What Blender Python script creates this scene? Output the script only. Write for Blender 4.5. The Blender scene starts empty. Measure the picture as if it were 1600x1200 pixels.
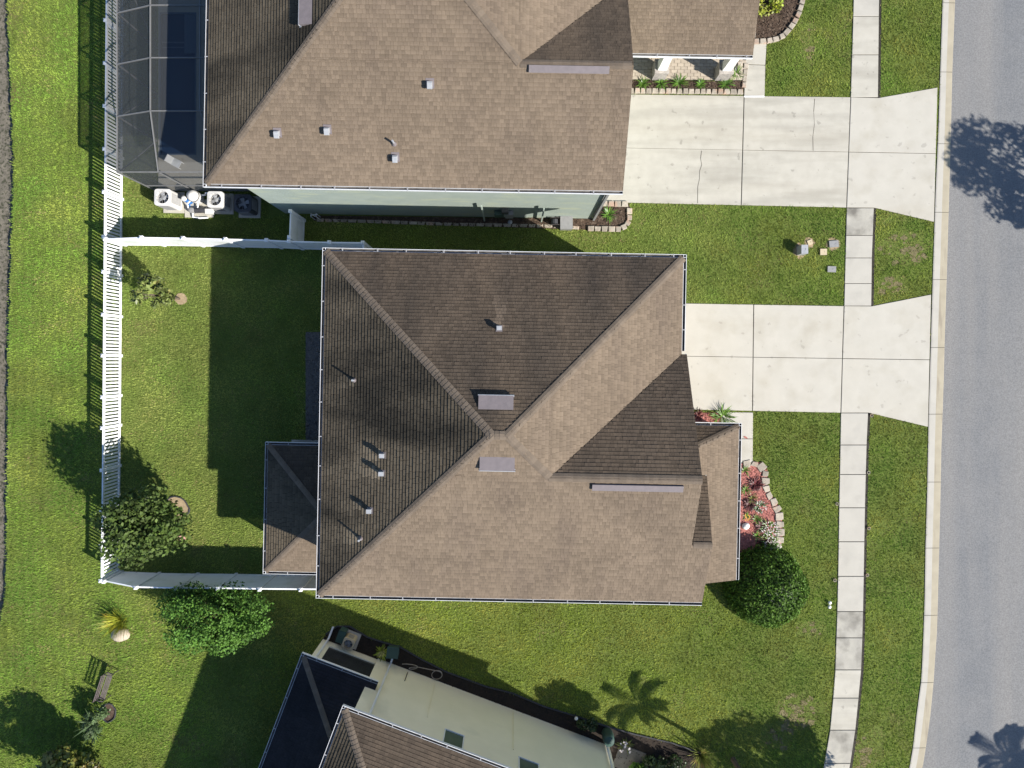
import bpy, math, random
import numpy as np
from mathutils import Vector, Matrix
random.seed(7)
sc = bpy.context.scene
col = sc.collection
R = math.radians
H = 30.5          # drone height in metres
PPM = 33.0        # image pixels per metre at ground level
CU, CV = 803.0, 565.0   # image pixel straight below the drone

# ------------------------------------------------------------------ camera, sky, sun, exposure
cam = bpy.data.objects.new("camera", bpy.data.cameras.new("camera"))
col.objects.link(cam)
cam.location = (0, 0, H)
cam.data.sensor_width = 36.0
cam.data.lens = 36.0 * H * PPM / 1600.0
cam.data.shift_x = -3 / 1600.0
cam.data.shift_y = -35 / 1600.0
cam.data.clip_end = 2000
sc.camera = cam

SUN = Vector((1.2, -0.70, 1.0)).normalized()
world = bpy.data.worlds.new("World"); sc.world = world
world.use_nodes = True
wn = world.node_tree.nodes; wl = world.node_tree.links
sky = wn.new("ShaderNodeTexSky"); sky.sky_type = 'NISHITA'; sky.sun_disc = False
sky.ozone_density = 4.0; sky.dust_density = 0.4
sky.sun_elevation = math.asin(SUN.z)
sky.sun_rotation = math.atan2(SUN.x, SUN.y)
wn["Background"].inputs[1].default_value = 0.09
wl.new(sky.outputs[0], wn["Background"].inputs[0])
sl = bpy.data.lights.new("sun", 'SUN'); sl.energy = 5.0; sl.angle = R(0.53); sl.color = (1.0, 0.95, 0.87)
so = bpy.data.objects.new("sun", sl); col.objects.link(so)
so.rotation_euler = SUN.to_track_quat('Z', 'Y').to_euler()
so.location = (20, -12, 40)
sc.view_settings.view_transform = 'Standard'; sc.view_settings.look = 'None'
sc.view_settings.gamma = 1; sc.view_settings.use_curve_mapping = False
sc.view_settings.exposure = 0.9
sc.render.engine = 'CYCLES'
sc.cycles.max_bounces = 6; sc.cycles.transparent_max_bounces = 12

# ------------------------------------------------------------------ helpers
def gp(u, v, z=0.0):
    """ground plan in image pixels (u east, v south, 33 units per metre) -> metres"""
    return Vector(((u - CU) / PPM, (CV - v) / PPM, z))
def at(u, v, z):
    """image pixel (u, v) unprojected along the camera ray to height z"""
    k = 1 - z / H
    return Vector(((u - CU) / PPM * k, (CV - v) / PPM * k, z))
WM = {}
def link(o, parent=None, M=None):
    col.objects.link(o)
    M = M or Matrix.Identity(4)
    WM[o.name] = M
    if parent is not None:
        o.parent = parent
        o.matrix_local = WM[parent.name].inverted() @ M
    else:
        o.matrix_local = M
    return o
def tag(o, label=None, cat=None, group=None, kind=None):
    if label: o["label"] = label
    if cat: o["category"] = cat
    if group: o["group"] = group
    if kind: o["kind"] = kind
    return o
def thing(name, label, cat, loc, group=None):
    o = bpy.data.objects.new(name, None); o.empty_display_size = 0.3
    link(o, None, Matrix.Translation(Vector(loc)))
    return tag(o, label, cat, group)

class MB:
    def __init__(s): s.v = []; s.f = []; s.m = []; s.t = []
    def add(s, vs, fs, mi=0, tint=0.5):
        n = len(s.v)
        s.v += [tuple(p) for p in vs]
        s.t += [tint] * len(vs)
        for f in fs:
            s.f.append(tuple(i + n for i in f)); s.m.append(mi)
        return s
    def box(s, c, size, M=None, mi=0, tint=.5, taper=1.0):
        x, y, z = size[0] / 2, size[1] / 2, size[2]
        vs = [Vector(p) for p in ((-x, -y, 0), (x, -y, 0), (x, y, 0), (-x, y, 0))]
        vs += [Vector((p.x * taper, p.y * taper, z)) for p in vs]
        if M: vs = [M @ p for p in vs]
        c = Vector(c)
        return s.add([p + c for p in vs], [(3, 2, 1, 0), (4, 5, 6, 7), (0, 1, 5, 4), (1, 2, 6, 5), (2, 3, 7, 6), (3, 0, 4, 7)], mi, tint)
    def beam(s, p0, p1, w, h, mi=0):
        p0, p1 = Vector(p0), Vector(p1)
        d = (p1 - p0).normalized()
        up = Vector((0, 0, 1)) if abs(d.z) < .95 else Vector((1, 0, 0))
        r = d.cross(up).normalized() * w / 2; q = r.cross(d).normalized() * h / 2
        vs = []
        for p in (p0, p1): vs += [p - r - q, p + r - q, p + r + q, p - r + q]
        return s.add(vs, [(0, 1, 2, 3), (7, 6, 5, 4), (0, 4, 5, 1), (1, 5, 6, 2), (2, 6, 7, 3), (3, 7, 4, 0)], mi)
    def prism(s, pts, z0, z1, mi=0, cham=0.0, tint=.5):
        """vertical prism over plan points (x, y metres), z1 may be a list"""
        n = len(pts)
        area = sum(pts[i][0] * pts[(i + 1) % n][1] - pts[(i + 1) % n][0] * pts[i][1] for i in range(n))
        if area < 0: pts = pts[::-1]
        cx = sum(p[0] for p in pts) / n; cy = sum(p[1] for p in pts) / n
        vs = [(p[0], p[1], z0) for p in pts]; fs = [tuple(range(n))[::-1]]
        vs += [(p[0], p[1], z1 - cham) for p in pts]
        for i in range(n): j = (i + 1) % n; fs.append((i, j, n + j, n + i))
        top = n
        if cham:
            for p in pts:
                d = math.hypot(p[0] - cx, p[1] - cy) or 1
                k = 1 - cham * 1.4 / d
                vs.append((cx + (p[0] - cx) * k, cy + (p[1] - cy) * k, z1))
            for i in range(n): j = (i + 1) % n; fs.append((n + i, n + j, 2 * n + j, 2 * n + i))
            top = 2 * n
        fs.append(tuple(range(top, top + n)))
        return s.add(vs, fs, mi, tint)
    def tube(s, pts, rad, n=6, mi=0, cap=True):
        pts = [Vector(p) for p in pts]
        rr = rad if isinstance(rad, (list, tuple)) else [rad] * len(pts)
        vs = []; fs = []
        for i, p in enumerate(pts):
            d = (pts[min(i + 1, len(pts) - 1)] - pts[max(i - 1, 0)]).normalized()
            up = Vector((0, 0, 1)) if abs(d.z) < .9 else Vector((1, 0, 0))
            r = d.cross(up).normalized(); q = r.cross(d)
            for k in range(n):
                a = 2 * math.pi * k / n
                vs.append(p + (r * math.cos(a) + q * math.sin(a)) * rr[i])
        for i in range(len(pts) - 1):
            for k in range(n):
                a, b = i * n + k, i * n + (k + 1) % n
                fs.append((a, b, b + n, a + n))
        if cap:
            fs.append(tuple(range(n))[::-1]); fs.append(tuple(range((len(pts) - 1) * n, len(pts) * n)))
        return s.add(vs, fs, mi)
    def lathe(s, c, prof, n=16, mi=0):
        c = Vector(c); vs = []; fs = []
        for r, z in prof:
            for k in range(n):
                a = 2 * math.pi * k / n
                vs.append(c + Vector((r * math.cos(a), r * math.sin(a), z)))
        for i in range(len(prof) - 1):
            for k in range(n):
                a, b = i * n + k, i * n + (k + 1) % n
                fs.append((a, b, b + n, a + n))
        fs.append(tuple(range(n))[::-1]); fs.append(tuple(range((len(prof) - 1) * n, len(prof) * n)))
        return s.add(vs, fs, mi)
    def blade(s, p, az, L, w, lift, droop, tint=.5, mi=0, seg=3):
        p = Vector(p); d = Vector((math.cos(az), math.sin(az), 0)); r = Vector((-d.y, d.x, 0))
        vs = []; fs = []
        for i in range(seg + 1):
            t = i / seg
            ang = lift - droop * t
            if i: q = q + (d * math.cos(ang) + Vector((0, 0, 1)) * math.sin(ang)) * L / seg
            else: q = p.copy()
            ww = w * (1 - t) ** .6 * (0.7 + .6 * min(t * 2, 1)) / 2
            if i == seg: vs.append(q)
            else: vs += [q - r * ww, q + r * ww]
        for i in range(seg - 1): fs.append((2 * i, 2 * i + 1, 2 * i + 3, 2 * i + 2))
        fs.append((2 * seg - 2, 2 * seg - 1, 2 * seg))
        return s.add(vs, fs, mi, tint)
    def mesh(s, name, mats, M=None, smooth=False):
        me = bpy.data.meshes.new(name)
        vs = s.v
        if M is not None:
            inv = M.inverted(); vs = [tuple(inv @ Vector(p)) for p in vs]
        me.from_pydata(vs, [], s.f)
        for m in (mats if isinstance(mats, (list, tuple)) else [mats]): me.materials.append(m)
        me.polygons.foreach_set("material_index", s.m)
        at_ = me.attributes.new("tint", 'FLOAT', 'POINT'); at_.data.foreach_set("value", s.t)
        if smooth: me.polygons.foreach_set("use_smooth", [True] * len(me.polygons))
        me.update()
        return me
    def part(s, name, mats, parent, M=None, kind=None, label=None, smooth=False):
        """geometry given in site metres, hung under parent"""
        Mw = M if M is not None else WM[parent.name]
        o = bpy.data.objects.new(name, s.mesh(name, mats, Mw, smooth))
        link(o, parent, Mw); return tag(o, label=label, kind=kind)
    def solo(s, name, mats, label=None, cat=None, group=None, kind=None, loc=(0, 0, 0), smooth=False):
        Mw = Matrix.Translation(Vector(loc))
        o = bpy.data.objects.new(name, s.mesh(name, mats, Mw, smooth))
        link(o, None, Mw); return tag(o, label, cat, group, kind)
def inst(name, me, parent, M):
    o = bpy.data.objects.new(name, me); return link(o, parent, M)

# ------------------------------------------------------------------ materials
def mat(name, c1, c2=None, scale=4.0, rough=0.85, bump=0.0, bscale=40, tint=0.0, c3=None, scale3=.5, lo3=.5, hi3=.7, spec=0.3, speck=0.0, sscale=150, metal=0, transl=0.0, detail=6.0, stretch=None, k3=1.0, spots=0):
    m = bpy.data.materials.new(name); m.use_nodes = True
    nt = m.node_tree; N = nt.nodes; L = nt.links
    b = N["Principled BSDF"]
    b.inputs["Roughness"].default_value = rough
    b.inputs["Specular IOR Level"].default_value = spec
    b.inputs["Metallic"].default_value = metal
    geo = N.new("ShaderNodeNewGeometry")
    vec = geo.outputs["Position"]
    if stretch:
        mp = N.new("ShaderNodeMapping"); mp.inputs["Scale"].default_value = stretch
        L.new(vec, mp.inputs["Vector"]); svec = mp.outputs[0]
    else: svec = vec
    def noise(sv, s, d=detail):
        n = N.new("ShaderNodeTexNoise"); n.inputs["Scale"].default_value = s; n.inputs["Detail"].default_value = d
        L.new(sv, n.inputs["Vector"]); return n.outputs["Fac"]
    def ramp(f, lo, hi):
        r = N.new("ShaderNodeMapRange"); r.inputs[1].default_value = lo; r.inputs[2].default_value = hi; r.clamp = True
        L.new(f, r.inputs[0]); return r.outputs[0]
    def mix(f, a, bb):
        x = N.new("ShaderNodeMix"); x.data_type = 'RGBA'
        if isinstance(f, (int, float)): x.inputs[0].default_value = f
        else: L.new(f, x.inputs[0])
        for s, i in ((a, 6), (bb, 7)):
            if isinstance(s, tuple): x.inputs[i].default_value = (*s, 1)
            else: L.new(s, x.inputs[i])
        return x.outputs[2]
    c = mix(ramp(noise(vec, scale), .32, .68), c1, c2 or c1)
    if c3:
        f = ramp(noise(svec, scale3), lo3, hi3)
        if k3 != 1.0:
            mm = N.new("ShaderNodeMath"); mm.operation = 'MULTIPLY'; mm.inputs[1].default_value = k3; L.new(f, mm.inputs[0]); f = mm.outputs[0]
        c = mix(f, c, c3)
    if spots:
        f = ramp(noise(vec, 2.6, 3), .66, .70)
        mm = N.new("ShaderNodeMath"); mm.operation = 'MULTIPLY'; mm.inputs[1].default_value = spots; L.new(f, mm.inputs[0])
        c = mix(mm.outputs[0], c, tuple(q * .45 for q in c1))
        f = ramp(noise(svec, .35, 4), .5, .75)
        mm = N.new("ShaderNodeMath"); mm.operation = 'MULTIPLY'; mm.inputs[1].default_value = spots * .5; L.new(f, mm.inputs[0])
        c = mix(mm.outputs[0], c, (c1[0] * .82, c1[1] * .76, c1[2] * .66))
    if tint:
        a = N.new("ShaderNodeAttribute"); a.attribute_name = "tint"
        mr = N.new("ShaderNodeMapRange"); mr.clamp = False; mr.inputs[3].default_value = 1 - tint; mr.inputs[4].default_value = 1 + tint
        L.new(a.outputs["Fac"], mr.inputs[0])
        vm = N.new("ShaderNodeVectorMath"); vm.operation = 'SCALE'
        L.new(c, vm.inputs[0]); L.new(mr.outputs[0], vm.inputs["Scale"]); c = vm.outputs[0]
    if speck:
        f = noise(vec, sscale, 2)
        mr = N.new("ShaderNodeMapRange"); mr.inputs[1].default_value = .3; mr.inputs[2].default_value = .7
        mr.inputs[3].default_value = 1 - speck; mr.inputs[4].default_value = 1 + speck
        L.new(f, mr.inputs[0])
        vm = N.new("ShaderNodeVectorMath"); vm.operation = 'SCALE'
        L.new(c, vm.inputs[0]); L.new(mr.outputs[0], vm.inputs["Scale"]); c = vm.outputs[0]
    L.new(c, b.inputs["Base Color"])
    if bump:
        bp = N.new("ShaderNodeBump"); bp.inputs["Strength"].default_value = bump; bp.inputs["Distance"].default_value = .02
        L.new(noise(vec, bscale, 4), bp.inputs["Height"]); L.new(bp.outputs[0], b.inputs["Normal"])
    if transl:
        t = N.new("ShaderNodeBsdfTranslucent"); L.new(c, t.inputs[0])
        ms = N.new("ShaderNodeMixShader"); ms.inputs[0].default_value = transl
        L.new(b.outputs[0], ms.inputs[1]); L.new(t.outputs[0], ms.inputs[2])
        L.new(ms.outputs[0], N["Material Output"].inputs[0])
    return m

M_ = {}
M_['soil'] = mat("soil", (.10, .085, .06), (.16, .14, .11), 3, bump=.6, bscale=12, c3=(.05, .045, .035), scale3=6, lo3=.5, hi3=.6)
M_['baresoil'] = mat('bare_soil', (.19, .16, .085), (.12, .105, .05), 7, rough=1, bump=.6, bscale=30, speck=.3, sscale=25)
M_['bank'] = mat("bank_soil", (.17, .15, .115), (.09, .08, .062), 5, bump=.8, bscale=14, c3=(.05, .05, .03), scale3=9, lo3=.5, hi3=.62)
M_['lawn'] = mat("lawn_thatch", (.085, .12, .022), (.12, .15, .03), 9, rough=1, bump=.6, bscale=30, c3=(.12, .10, .04), scale3=.35, lo3=.6, hi3=.8, speck=.35, sscale=60)
M_['concrete'] = mat("concrete", (.435, .412, .358), (.405, .383, .332), 1.5, rough=.9, bump=.15, bscale=90, c3=(.345, .32, .262), scale3=.9, lo3=.5, hi3=.85, speck=.05, sscale=110, spots=.35)
M_['concrete2'] = mat("stained_concrete", (.435, .412, .355), (.39, .368, .315), 2.2, rough=.9, bump=.15, bscale=90, c3=(.24, .225, .19), scale3=1.1, lo3=.44, hi3=.80, speck=.07, sscale=110, stretch=(.22, 1.5, 1), k3=.7, detail=10, spots=.5)
M_['concrete3'] = mat("weathered_concrete", (.38, .36, .31), (.30, .285, .25), 1.8, rough=.9, bump=.2, bscale=90, c3=(.15, .14, .12), scale3=1.1, lo3=.46, hi3=.68, speck=.10, sscale=90)
M_['joint'] = mat("joint_dirt", (.05, .045, .035), (.08, .07, .05), 8)
M_['dirty_shade'] = mat('dirty_shaded_concrete', (.15, .14, .125), (.10, .095, .085), 3, rough=.95, speck=.15, sscale=40)  # dirt grey, set darker to stand in for shade on the slab
M_['trench'] = mat('edge_trench', (.022, .02, .016), (.04, .034, .026), 8)
M_['concrete_s'] = mat('sidewalk_concrete', (.412, .39, .342), (.38, .36, .315), 1.5, rough=.9, bump=.15, bscale=90, c3=(.31, .295, .26), scale3=.9, lo3=.55, hi3=.85, speck=.06, sscale=70)
M_['gutterdust'] = mat("kerb_dust", (.36, .32, .24), (.31, .275, .205), 2.0, rough=.95, c3=(.20, .17, .13), scale3=1.0, lo3=.58, hi3=.75, speck=.06, stretch=(3, .35, 1))
M_['asphalt'] = mat("asphalt", (.148, .152, .157), (.172, .173, .174), .7, rough=.95, bump=.4, bscale=50, speck=.19, sscale=17, c3=(.205, .198, .188), scale3=.5, lo3=.40, hi3=.68, detail=8, stretch=(1.1, .06, 1))
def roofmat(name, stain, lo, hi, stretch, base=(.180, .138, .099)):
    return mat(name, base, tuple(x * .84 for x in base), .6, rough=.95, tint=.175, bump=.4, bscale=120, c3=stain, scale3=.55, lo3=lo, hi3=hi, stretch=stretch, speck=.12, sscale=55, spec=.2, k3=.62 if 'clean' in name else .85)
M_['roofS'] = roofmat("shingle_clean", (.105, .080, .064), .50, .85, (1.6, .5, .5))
M_['roofN'] = roofmat("shingle_north_shaded", (.045, .037, .030), .32, .72, (1.3, .28, .3), (.114, .085, .060))  # algae stain over a base colour darkened for the north slope's shade
M_['roofW'] = roofmat("shingle_west_shaded", (.020, .018, .014), .44, .64, (.24, .9, .5), (.108, .087, .060))  # algae blotches; base colour lowered to deepen the west slope's shade
M_['roofShade'] = roofmat('shingle_shade_dark', (.012, .012, .014), .4, .7, (1, 1, 1), (.032, .03, .034))  # near-black colour puts the deep shade into the south lanai roof
M_['cap'] = mat("ridge_cap", (.148, .116, .086), (.125, .098, .074), 3, rough=.95, tint=.12, bump=.4, bscale=120, speck=.1, sscale=55)
M_['deck'] = mat("roof_deck", (.02, .018, .016), (.03, .025, .02), 3)
M_['white'] = mat("white_aluminium", (.74, .75, .77), (.66, .67, .69), 3, rough=.5, c3=(.5, .5, .5), scale3=2, lo3=.6, hi3=.8)
M_['hanger'] = mat('hanger_metal', (.36, .36, .37), (.30, .30, .31), 6, rough=.5)
M_['vinyl'] = mat("white_vinyl", (.80, .81, .83), (.76, .77, .79), 2, rough=.45, c3=(.60, .63, .57), scale3=1.6, lo3=.52, hi3=.75)
M_['gutterin'] = mat("gutter_inside", (.16, .15, .14), (.09, .085, .08), 5, rough=.8)
M_['vent'] = mat("vent_metal", (.165, .142, .146), (.14, .122, .126), 6, rough=.6, c3=(.17, .15, .15), scale3=3, lo3=.62, hi3=.7)
M_['zinc'] = mat("galvanised_metal", (.33, .34, .355), (.26, .27, .285), 8, rough=.45)
M_['green_wall'] = mat("green_stucco", (.315, .365, .33), (.28, .33, .298), 1.5, rough=.95, bump=.3, bscale=60, c3=(.36, .40, .31), scale3=.8, lo3=.5, hi3=.7, stretch=(1, 1, 3))
M_['cream_wall'] = mat("cream_stucco", (.84, .79, .62), (.79, .745, .58), 1.2, rough=.95, bump=.3, bscale=60, c3=(.62, .60, .47), scale3=.5, lo3=.55, hi3=.75)
M_['tan_wall'] = mat("tan_stucco", (.5, .44, .36), (.46, .41, .33), 1.2, rough=.95, bump=.3, bscale=60)
M_['white_wall'] = mat("white_stucco", (.74, .73, .70), (.70, .69, .66), 2, rough=.9, bump=.2, bscale=60)
M_['stone_face'] = mat("stone_veneer", (.42, .38, .34), (.26, .24, .22), 9, rough=.9, bump=.8, bscale=14)
M_['glass'] = mat("window_glass", (.03, .04, .04), (.045, .055, .05), 1, rough=.08, spec=.6)
M_['blind'] = mat("window_blind", (.10, .13, .11), (.07, .10, .085), 2, rough=.4)
M_['dark'] = mat("dark_plastic", (.035, .035, .04), (.05, .05, .055), 6, rough=.5)
M_['grey'] = mat("grey_plastic", (.25, .25, .25), (.21, .21, .21), 8, rough=.6)
M_['greygreen'] = mat("green_cabinet", (.045, .085, .07), (.035, .065, .055), 5, rough=.5)
M_['navy'] = mat("bronze_aluminium", (.05, .05, .055), (.07, .07, .075), 5, rough=.45)
M_['beam'] = mat("cage_aluminium", (.17, .17, .17), (.14, .14, .14), 5, rough=.45)
M_['tan'] = mat("tan_plastic", (.48, .40, .27), (.42, .35, .23), 8, rough=.8)
M_['blue'] = mat("blue_plastic", (.03, .16, .42), (.03, .12, .34), 8, rough=.4)
M_['acwhite'] = mat("white_painted_steel", (.60, .59, .57), (.54, .53, .51), 3, rough=.45)
M_['mulch'] = mat("brown_mulch", (.085, .055, .038), (.05, .035, .025), 14, rough=1, tint=.55, bump=.8, bscale=30, c3=(.13, .095, .07), scale3=8, lo3=.55, hi3=.65)
M_['shademulch'] = mat('shade_dark_mulch', (.035, .026, .02), (.02, .016, .013), 14, rough=1, tint=.55, bump=.8, bscale=30)  # mulch colour lowered so the bed by the cream wall looks shaded
M_['redmulch'] = mat("red_mulch", (.40, .165, .135), (.28, .10, .085), 14, rough=1, tint=.5, bump=.8, bscale=30)
M_['sand'] = mat("sandy_soil", (.34, .26, .16), (.24, .18, .11), 6, rough=1, bump=.5, bscale=25, speck=.2)
M_['stone'] = mat("edging_stone", (.40, .35, .285), (.27, .235, .19), 6, rough=.95, bump=.6, bscale=22, tint=.22, c3=(.40, .28, .21), scale3=1.7, lo3=.55, hi3=.65)
M_['rock'] = mat("pale_rock", (.42, .36, .28), (.35, .29, .22), 5, rough=.9, bump=.6, bscale=15)
M_['pebble'] = mat("gravel", (.15, .14, .13), (.10, .095, .09), 30, rough=.95, tint=.5)
M_['paver'] = mat("porch_paver", (.43, .37, .29), (.37, .315, .25), 4, rough=.9, tint=.12)
M_['pinkpaver'] = mat("pink_paver", (.55, .32, .27), (.48, .27, .23), 6, rough=.9)
M_['water'] = mat("pool_water", (.018, .042, .105), (.015, .036, .09), .5, rough=.05, spec=.5, bump=.05, bscale=2)
M_['pooltile'] = mat("pool_tile", (.10, .14, .21), (.08, .115, .175), 8, rough=.4)
M_['iron'] = mat("wrought_iron", (.04, .035, .035), (.06, .05, .05), 10, rough=.45, spec=.6)
M_['slat'] = mat("bench_slat", (.16, .13, .13), (.09, .075, .075), 10, rough=.5)
M_['bark'] = mat("bark", (.14, .11, .08), (.08, .06, .045), 12, rough=1, bump=.8, bscale=20)
def leafmat(name, a, b, tint=.45, rough=.45, c3=None, spec=.4, transl=.2, sc3=2.5):
    return mat(name, a, b, 3.0, rough=rough, tint=tint, spec=spec, transl=transl, c3=c3, scale3=sc3, lo3=.55, hi3=.66)
def grassmat(name, a, b, c): return mat(name, a, b, .45, rough=.85, tint=.25, transl=.4, spec=.15, c3=c, scale3=.5, lo3=.40, hi3=.72, detail=9, k3=.9)
M_['grass'] = grassmat("grass_front", (.225, .325, .058), (.155, .25, .048), (.36, .35, .085))
M_['grass_w'] = grassmat("grass_west", (.25, .375, .062), (.175, .305, .052), (.35, .39, .085))
M_['grass_b'] = grassmat("grass_yard", (.275, .36, .078), (.195, .29, .066), (.35, .36, .115))
M_['grass_s'] = grassmat("grass_side", (.31, .37, .062), (.215, .295, .052), (.37, .37, .09))
M_['grassdry'] = mat("dry_grass_blade", (.30, .25, .11), (.22, .18, .085), 2, rough=.9, tint=.4, transl=.2, spec=.1, c3=(.2, .22, .05), scale3=2, lo3=.5, hi3=.6)
M_['leaf_mag'] = leafmat("magnolia_leaf", (.085, .125, .026), (.045, .078, .018), .65, .62, (.075, .105, .03), .2)
M_['leaf_young'] = leafmat("young_tree_leaf", (.15, .18, .045), (.09, .12, .03), .6, .45, (.17, .16, .05))
M_['leaf_bright'] = leafmat("shrub_leaf", (.085, .17, .025), (.05, .115, .02), .55, .6, spec=.2)
M_['leaf_hedge'] = leafmat("hedge_leaf", (.085, .155, .022), (.055, .112, .017), .7, .6, None, .14)
M_['leaf_olive'] = leafmat("olive_leaf", (.17, .18, .035), (.09, .12, .025), .55, .45, (.20, .15, .04))
M_['leaf_gold'] = leafmat("golden_leaf", (.36, .33, .025), (.24, .29, .03), .4, .5, (.35, .14, .02), sc3=1.5)
M_['leaf_silver'] = leafmat("silvery_leaf", (.095, .14, .055), (.045, .08, .03), .5, .5)
M_['leaf_tuft'] = leafmat("tuft_leaf", (.12, .22, .03), (.08, .17, .025), .5, .4)
M_['leaf_palm'] = leafmat("palm_leaf", (.10, .155, .04), (.07, .12, .03), .4, .4)
M_['leaf_croton'] = leafmat("croton_leaf", (.40, .42, .05), (.20, .30, .03), .5, .4, (.55, .50, .22))
M_['leaf_red'] = leafmat("dark_red_leaf", (.09, .015, .018), (.06, .02, .015), .5, .5)
M_['leaf_dark'] = leafmat("dark_green_leaf", (.035, .06, .018), (.025, .045, .015), .5, .45)
M_['petal_white'] = leafmat("white_petal", (.75, .72, .68), (.62, .50, .50), .2, .6)
M_['petal_yellow'] = leafmat("yellow_petal", (.70, .42, .04), (.65, .33, .03), .2, .6)
def screenmat():
    m = bpy.data.materials.new("insect_screen"); m.use_nodes = True
    N = m.node_tree.nodes; L = m.node_tree.links
    b = N["Principled BSDF"]; b.inputs["Base Color"].default_value = (.040, .044, .046, 1); b.inputs["Roughness"].default_value = .8
    t = N.new("ShaderNodeBsdfTransparent"); t2 = N.new("ShaderNodeBsdfTranslucent"); t2.inputs[0].default_value = (.030, .034, .036, 1)
    a = N.new("ShaderNodeAddShader"); L.new(b.outputs[0], a.inputs[0]); L.new(t2.outputs[0], a.inputs[1])
    mx = N.new("ShaderNodeMixShader"); mx.inputs[0].default_value = .55
    L.new(t.outputs[0], mx.inputs[1]); L.new(a.outputs[0], mx.inputs[2])
    L.new(mx.outputs[0], N["Material Output"].inputs[0]); return m
M_['screen'] = screenmat()
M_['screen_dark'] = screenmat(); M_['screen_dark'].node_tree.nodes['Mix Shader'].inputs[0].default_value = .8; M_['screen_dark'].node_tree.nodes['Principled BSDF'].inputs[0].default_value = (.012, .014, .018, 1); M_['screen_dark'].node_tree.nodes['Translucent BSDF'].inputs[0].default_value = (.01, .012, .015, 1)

# ------------------------------------------------------------------ the ground
def interp(tab, y):
    ys = [t[0] for t in tab]; xs = [t[1] for t in tab]
    if y <= ys[0]: return xs[0] + (y - ys[0]) * (xs[1] - xs[0]) / (ys[1] - ys[0])
    if y >= ys[-1]: return xs[-1] + (y - ys[-1]) * (xs[-1] - xs[-2]) / (ys[-1] - ys[-2])
    return float(np.interp(y, ys, xs))
BANK = [(-400, 6), (0, 11), (100, 16), (190, 19), (275, 22), (340, 19), (400, 17), (450, 16), (500, 14), (600, 13), (700, 12), (800, 11), (900, 10), (940, 7), (1000, -6), (1300, -40)]
KL = [(-300, 1480), (0, 1472), (120, 1468), (200, 1465.5), (300, 1461), (450, 1456), (540, 1453.5), (650, 1450), (760, 1448), (860, 1445), (930, 1444), (990, 1442), (1060, 1439), (1110, 1432), (1165, 1426), (1200, 1420), (1320, 1392)]
KR = [(-300, 1501), (0, 1492), (115, 1487.5), (225, 1485), (310, 1482.5), (430, 1479), (520, 1476), (600, 1474), (700, 1470.5), (780, 1469), (900, 1466), (980, 1464), (1070, 1458), (1120, 1453), (1160, 1447.5), (1200, 1441), (1320, 1412)]
SL = [(-300, 1340), (0, 1333), (150, 1328.5), (325, 1322), (478, 1318), (645, 1313), (780, 1310.5), (900, 1308.5), (960, 1307), (1050, 1304), (1100, 1300), (1140, 1296), (1170, 1291), (1200, 1286), (1320, 1262)]
SR = [(-300, 1380), (0, 1373), (150, 1371.5), (325, 1365), (400, 1362), (478, 1361), (645, 1356), (700, 1353.5), (800, 1351), (940, 1348.5), (1000, 1347), (1050, 1345), (1100, 1340), (1150, 1335), (1200, 1327), (1320, 1303)]
b = MB(); e = 6000
b.add([gp(-e, -e, -.3), gp(-e, e, -.3), gp(e, e, -.3), gp(e, -e, -.3)], [(0, 1, 2, 3)])
b.solo("ground", M_['bank'], kind='structure')
# lawn sheet with a ragged cut edge along the bank
b = MB(); rg = random.Random(3)
ys = list(np.arange(-420, 1420, 4.0)); edge = []
for y in ys: edge.append(gp(interp(BANK, y) + rg.uniform(-1.6, 1.6) + 1.2 * math.sin(y * .11), y))
edge = [gp(6, -6000)] + edge + [gp(-60, 6000)]
far = [gp(6000, CV - p.y * PPM) for p in edge]
n = len(edge)
b.add(edge + far + [p - Vector((.25, 0, .3)) for p in edge], [(i, n + i, n + i + 1, i + 1)[::-1] for i in range(n - 1)] + [(i, i + 1, 2 * n + i + 1, 2 * n + i) for i in range(n - 1)])
b.solo("lawn", M_['lawn'], kind='structure')
# road
b = MB(); ys = list(range(-300, 1321, 20))
b.add([gp(interp(KR, y), y, .012) for y in ys] + [gp(1960, y, .05) for y in ys], [(i, i + 1, len(ys) + i + 1, len(ys) + i) for i in range(len(ys) - 1)])
b.solo("road", M_['asphalt'], kind='structure')
# kerb with its cast segments
b = MB(); ys = list(range(-300, 1321, 20))
b.add([gp(interp(KL, y), y, .016) for y in ys] + [gp(interp(KR, y), y, .016) for y in ys], [(i, i + 1, len(ys) + i + 1, len(ys) + i) for i in range(len(ys) - 1)])
kerb = b.solo("kerb", M_['joint'], kind='structure')
kj = [-101, 5, 113, 225, 332, 437, 543, 647, 753, 856, 961, 1066, 1168, 1272]
for y0, y1 in zip(kj[:-1], kj[1:]):
    b = MB(); rows = np.linspace(y0 + .35, y1 - .35, 5); prof = [(0.0, -.05), (0.02, .034), (.10, .042), (.5, .036), (.56, .034), (.97, .022), (1.0, .016)]
    vs = []
    for y in rows:
        for t, z in prof:
            vs.append(gp(interp(KL, y) * (1 - t) + interp(KR, y) * t, y, z))
    k = len(prof)
    for i in range(4):
        for j in range(k - 1):
            b.add([vs[i * k + j], vs[(i + 1) * k + j], vs[(i + 1) * k + j + 1], vs[i * k + j + 1]], [(0, 1, 2, 3)], 0 if j < 3 else 1)
    b.part("kerb_segment", [M_['concrete_s'], M_['gutterdust']], kerb)
EXCL = []    # plan polygons without grass
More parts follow.
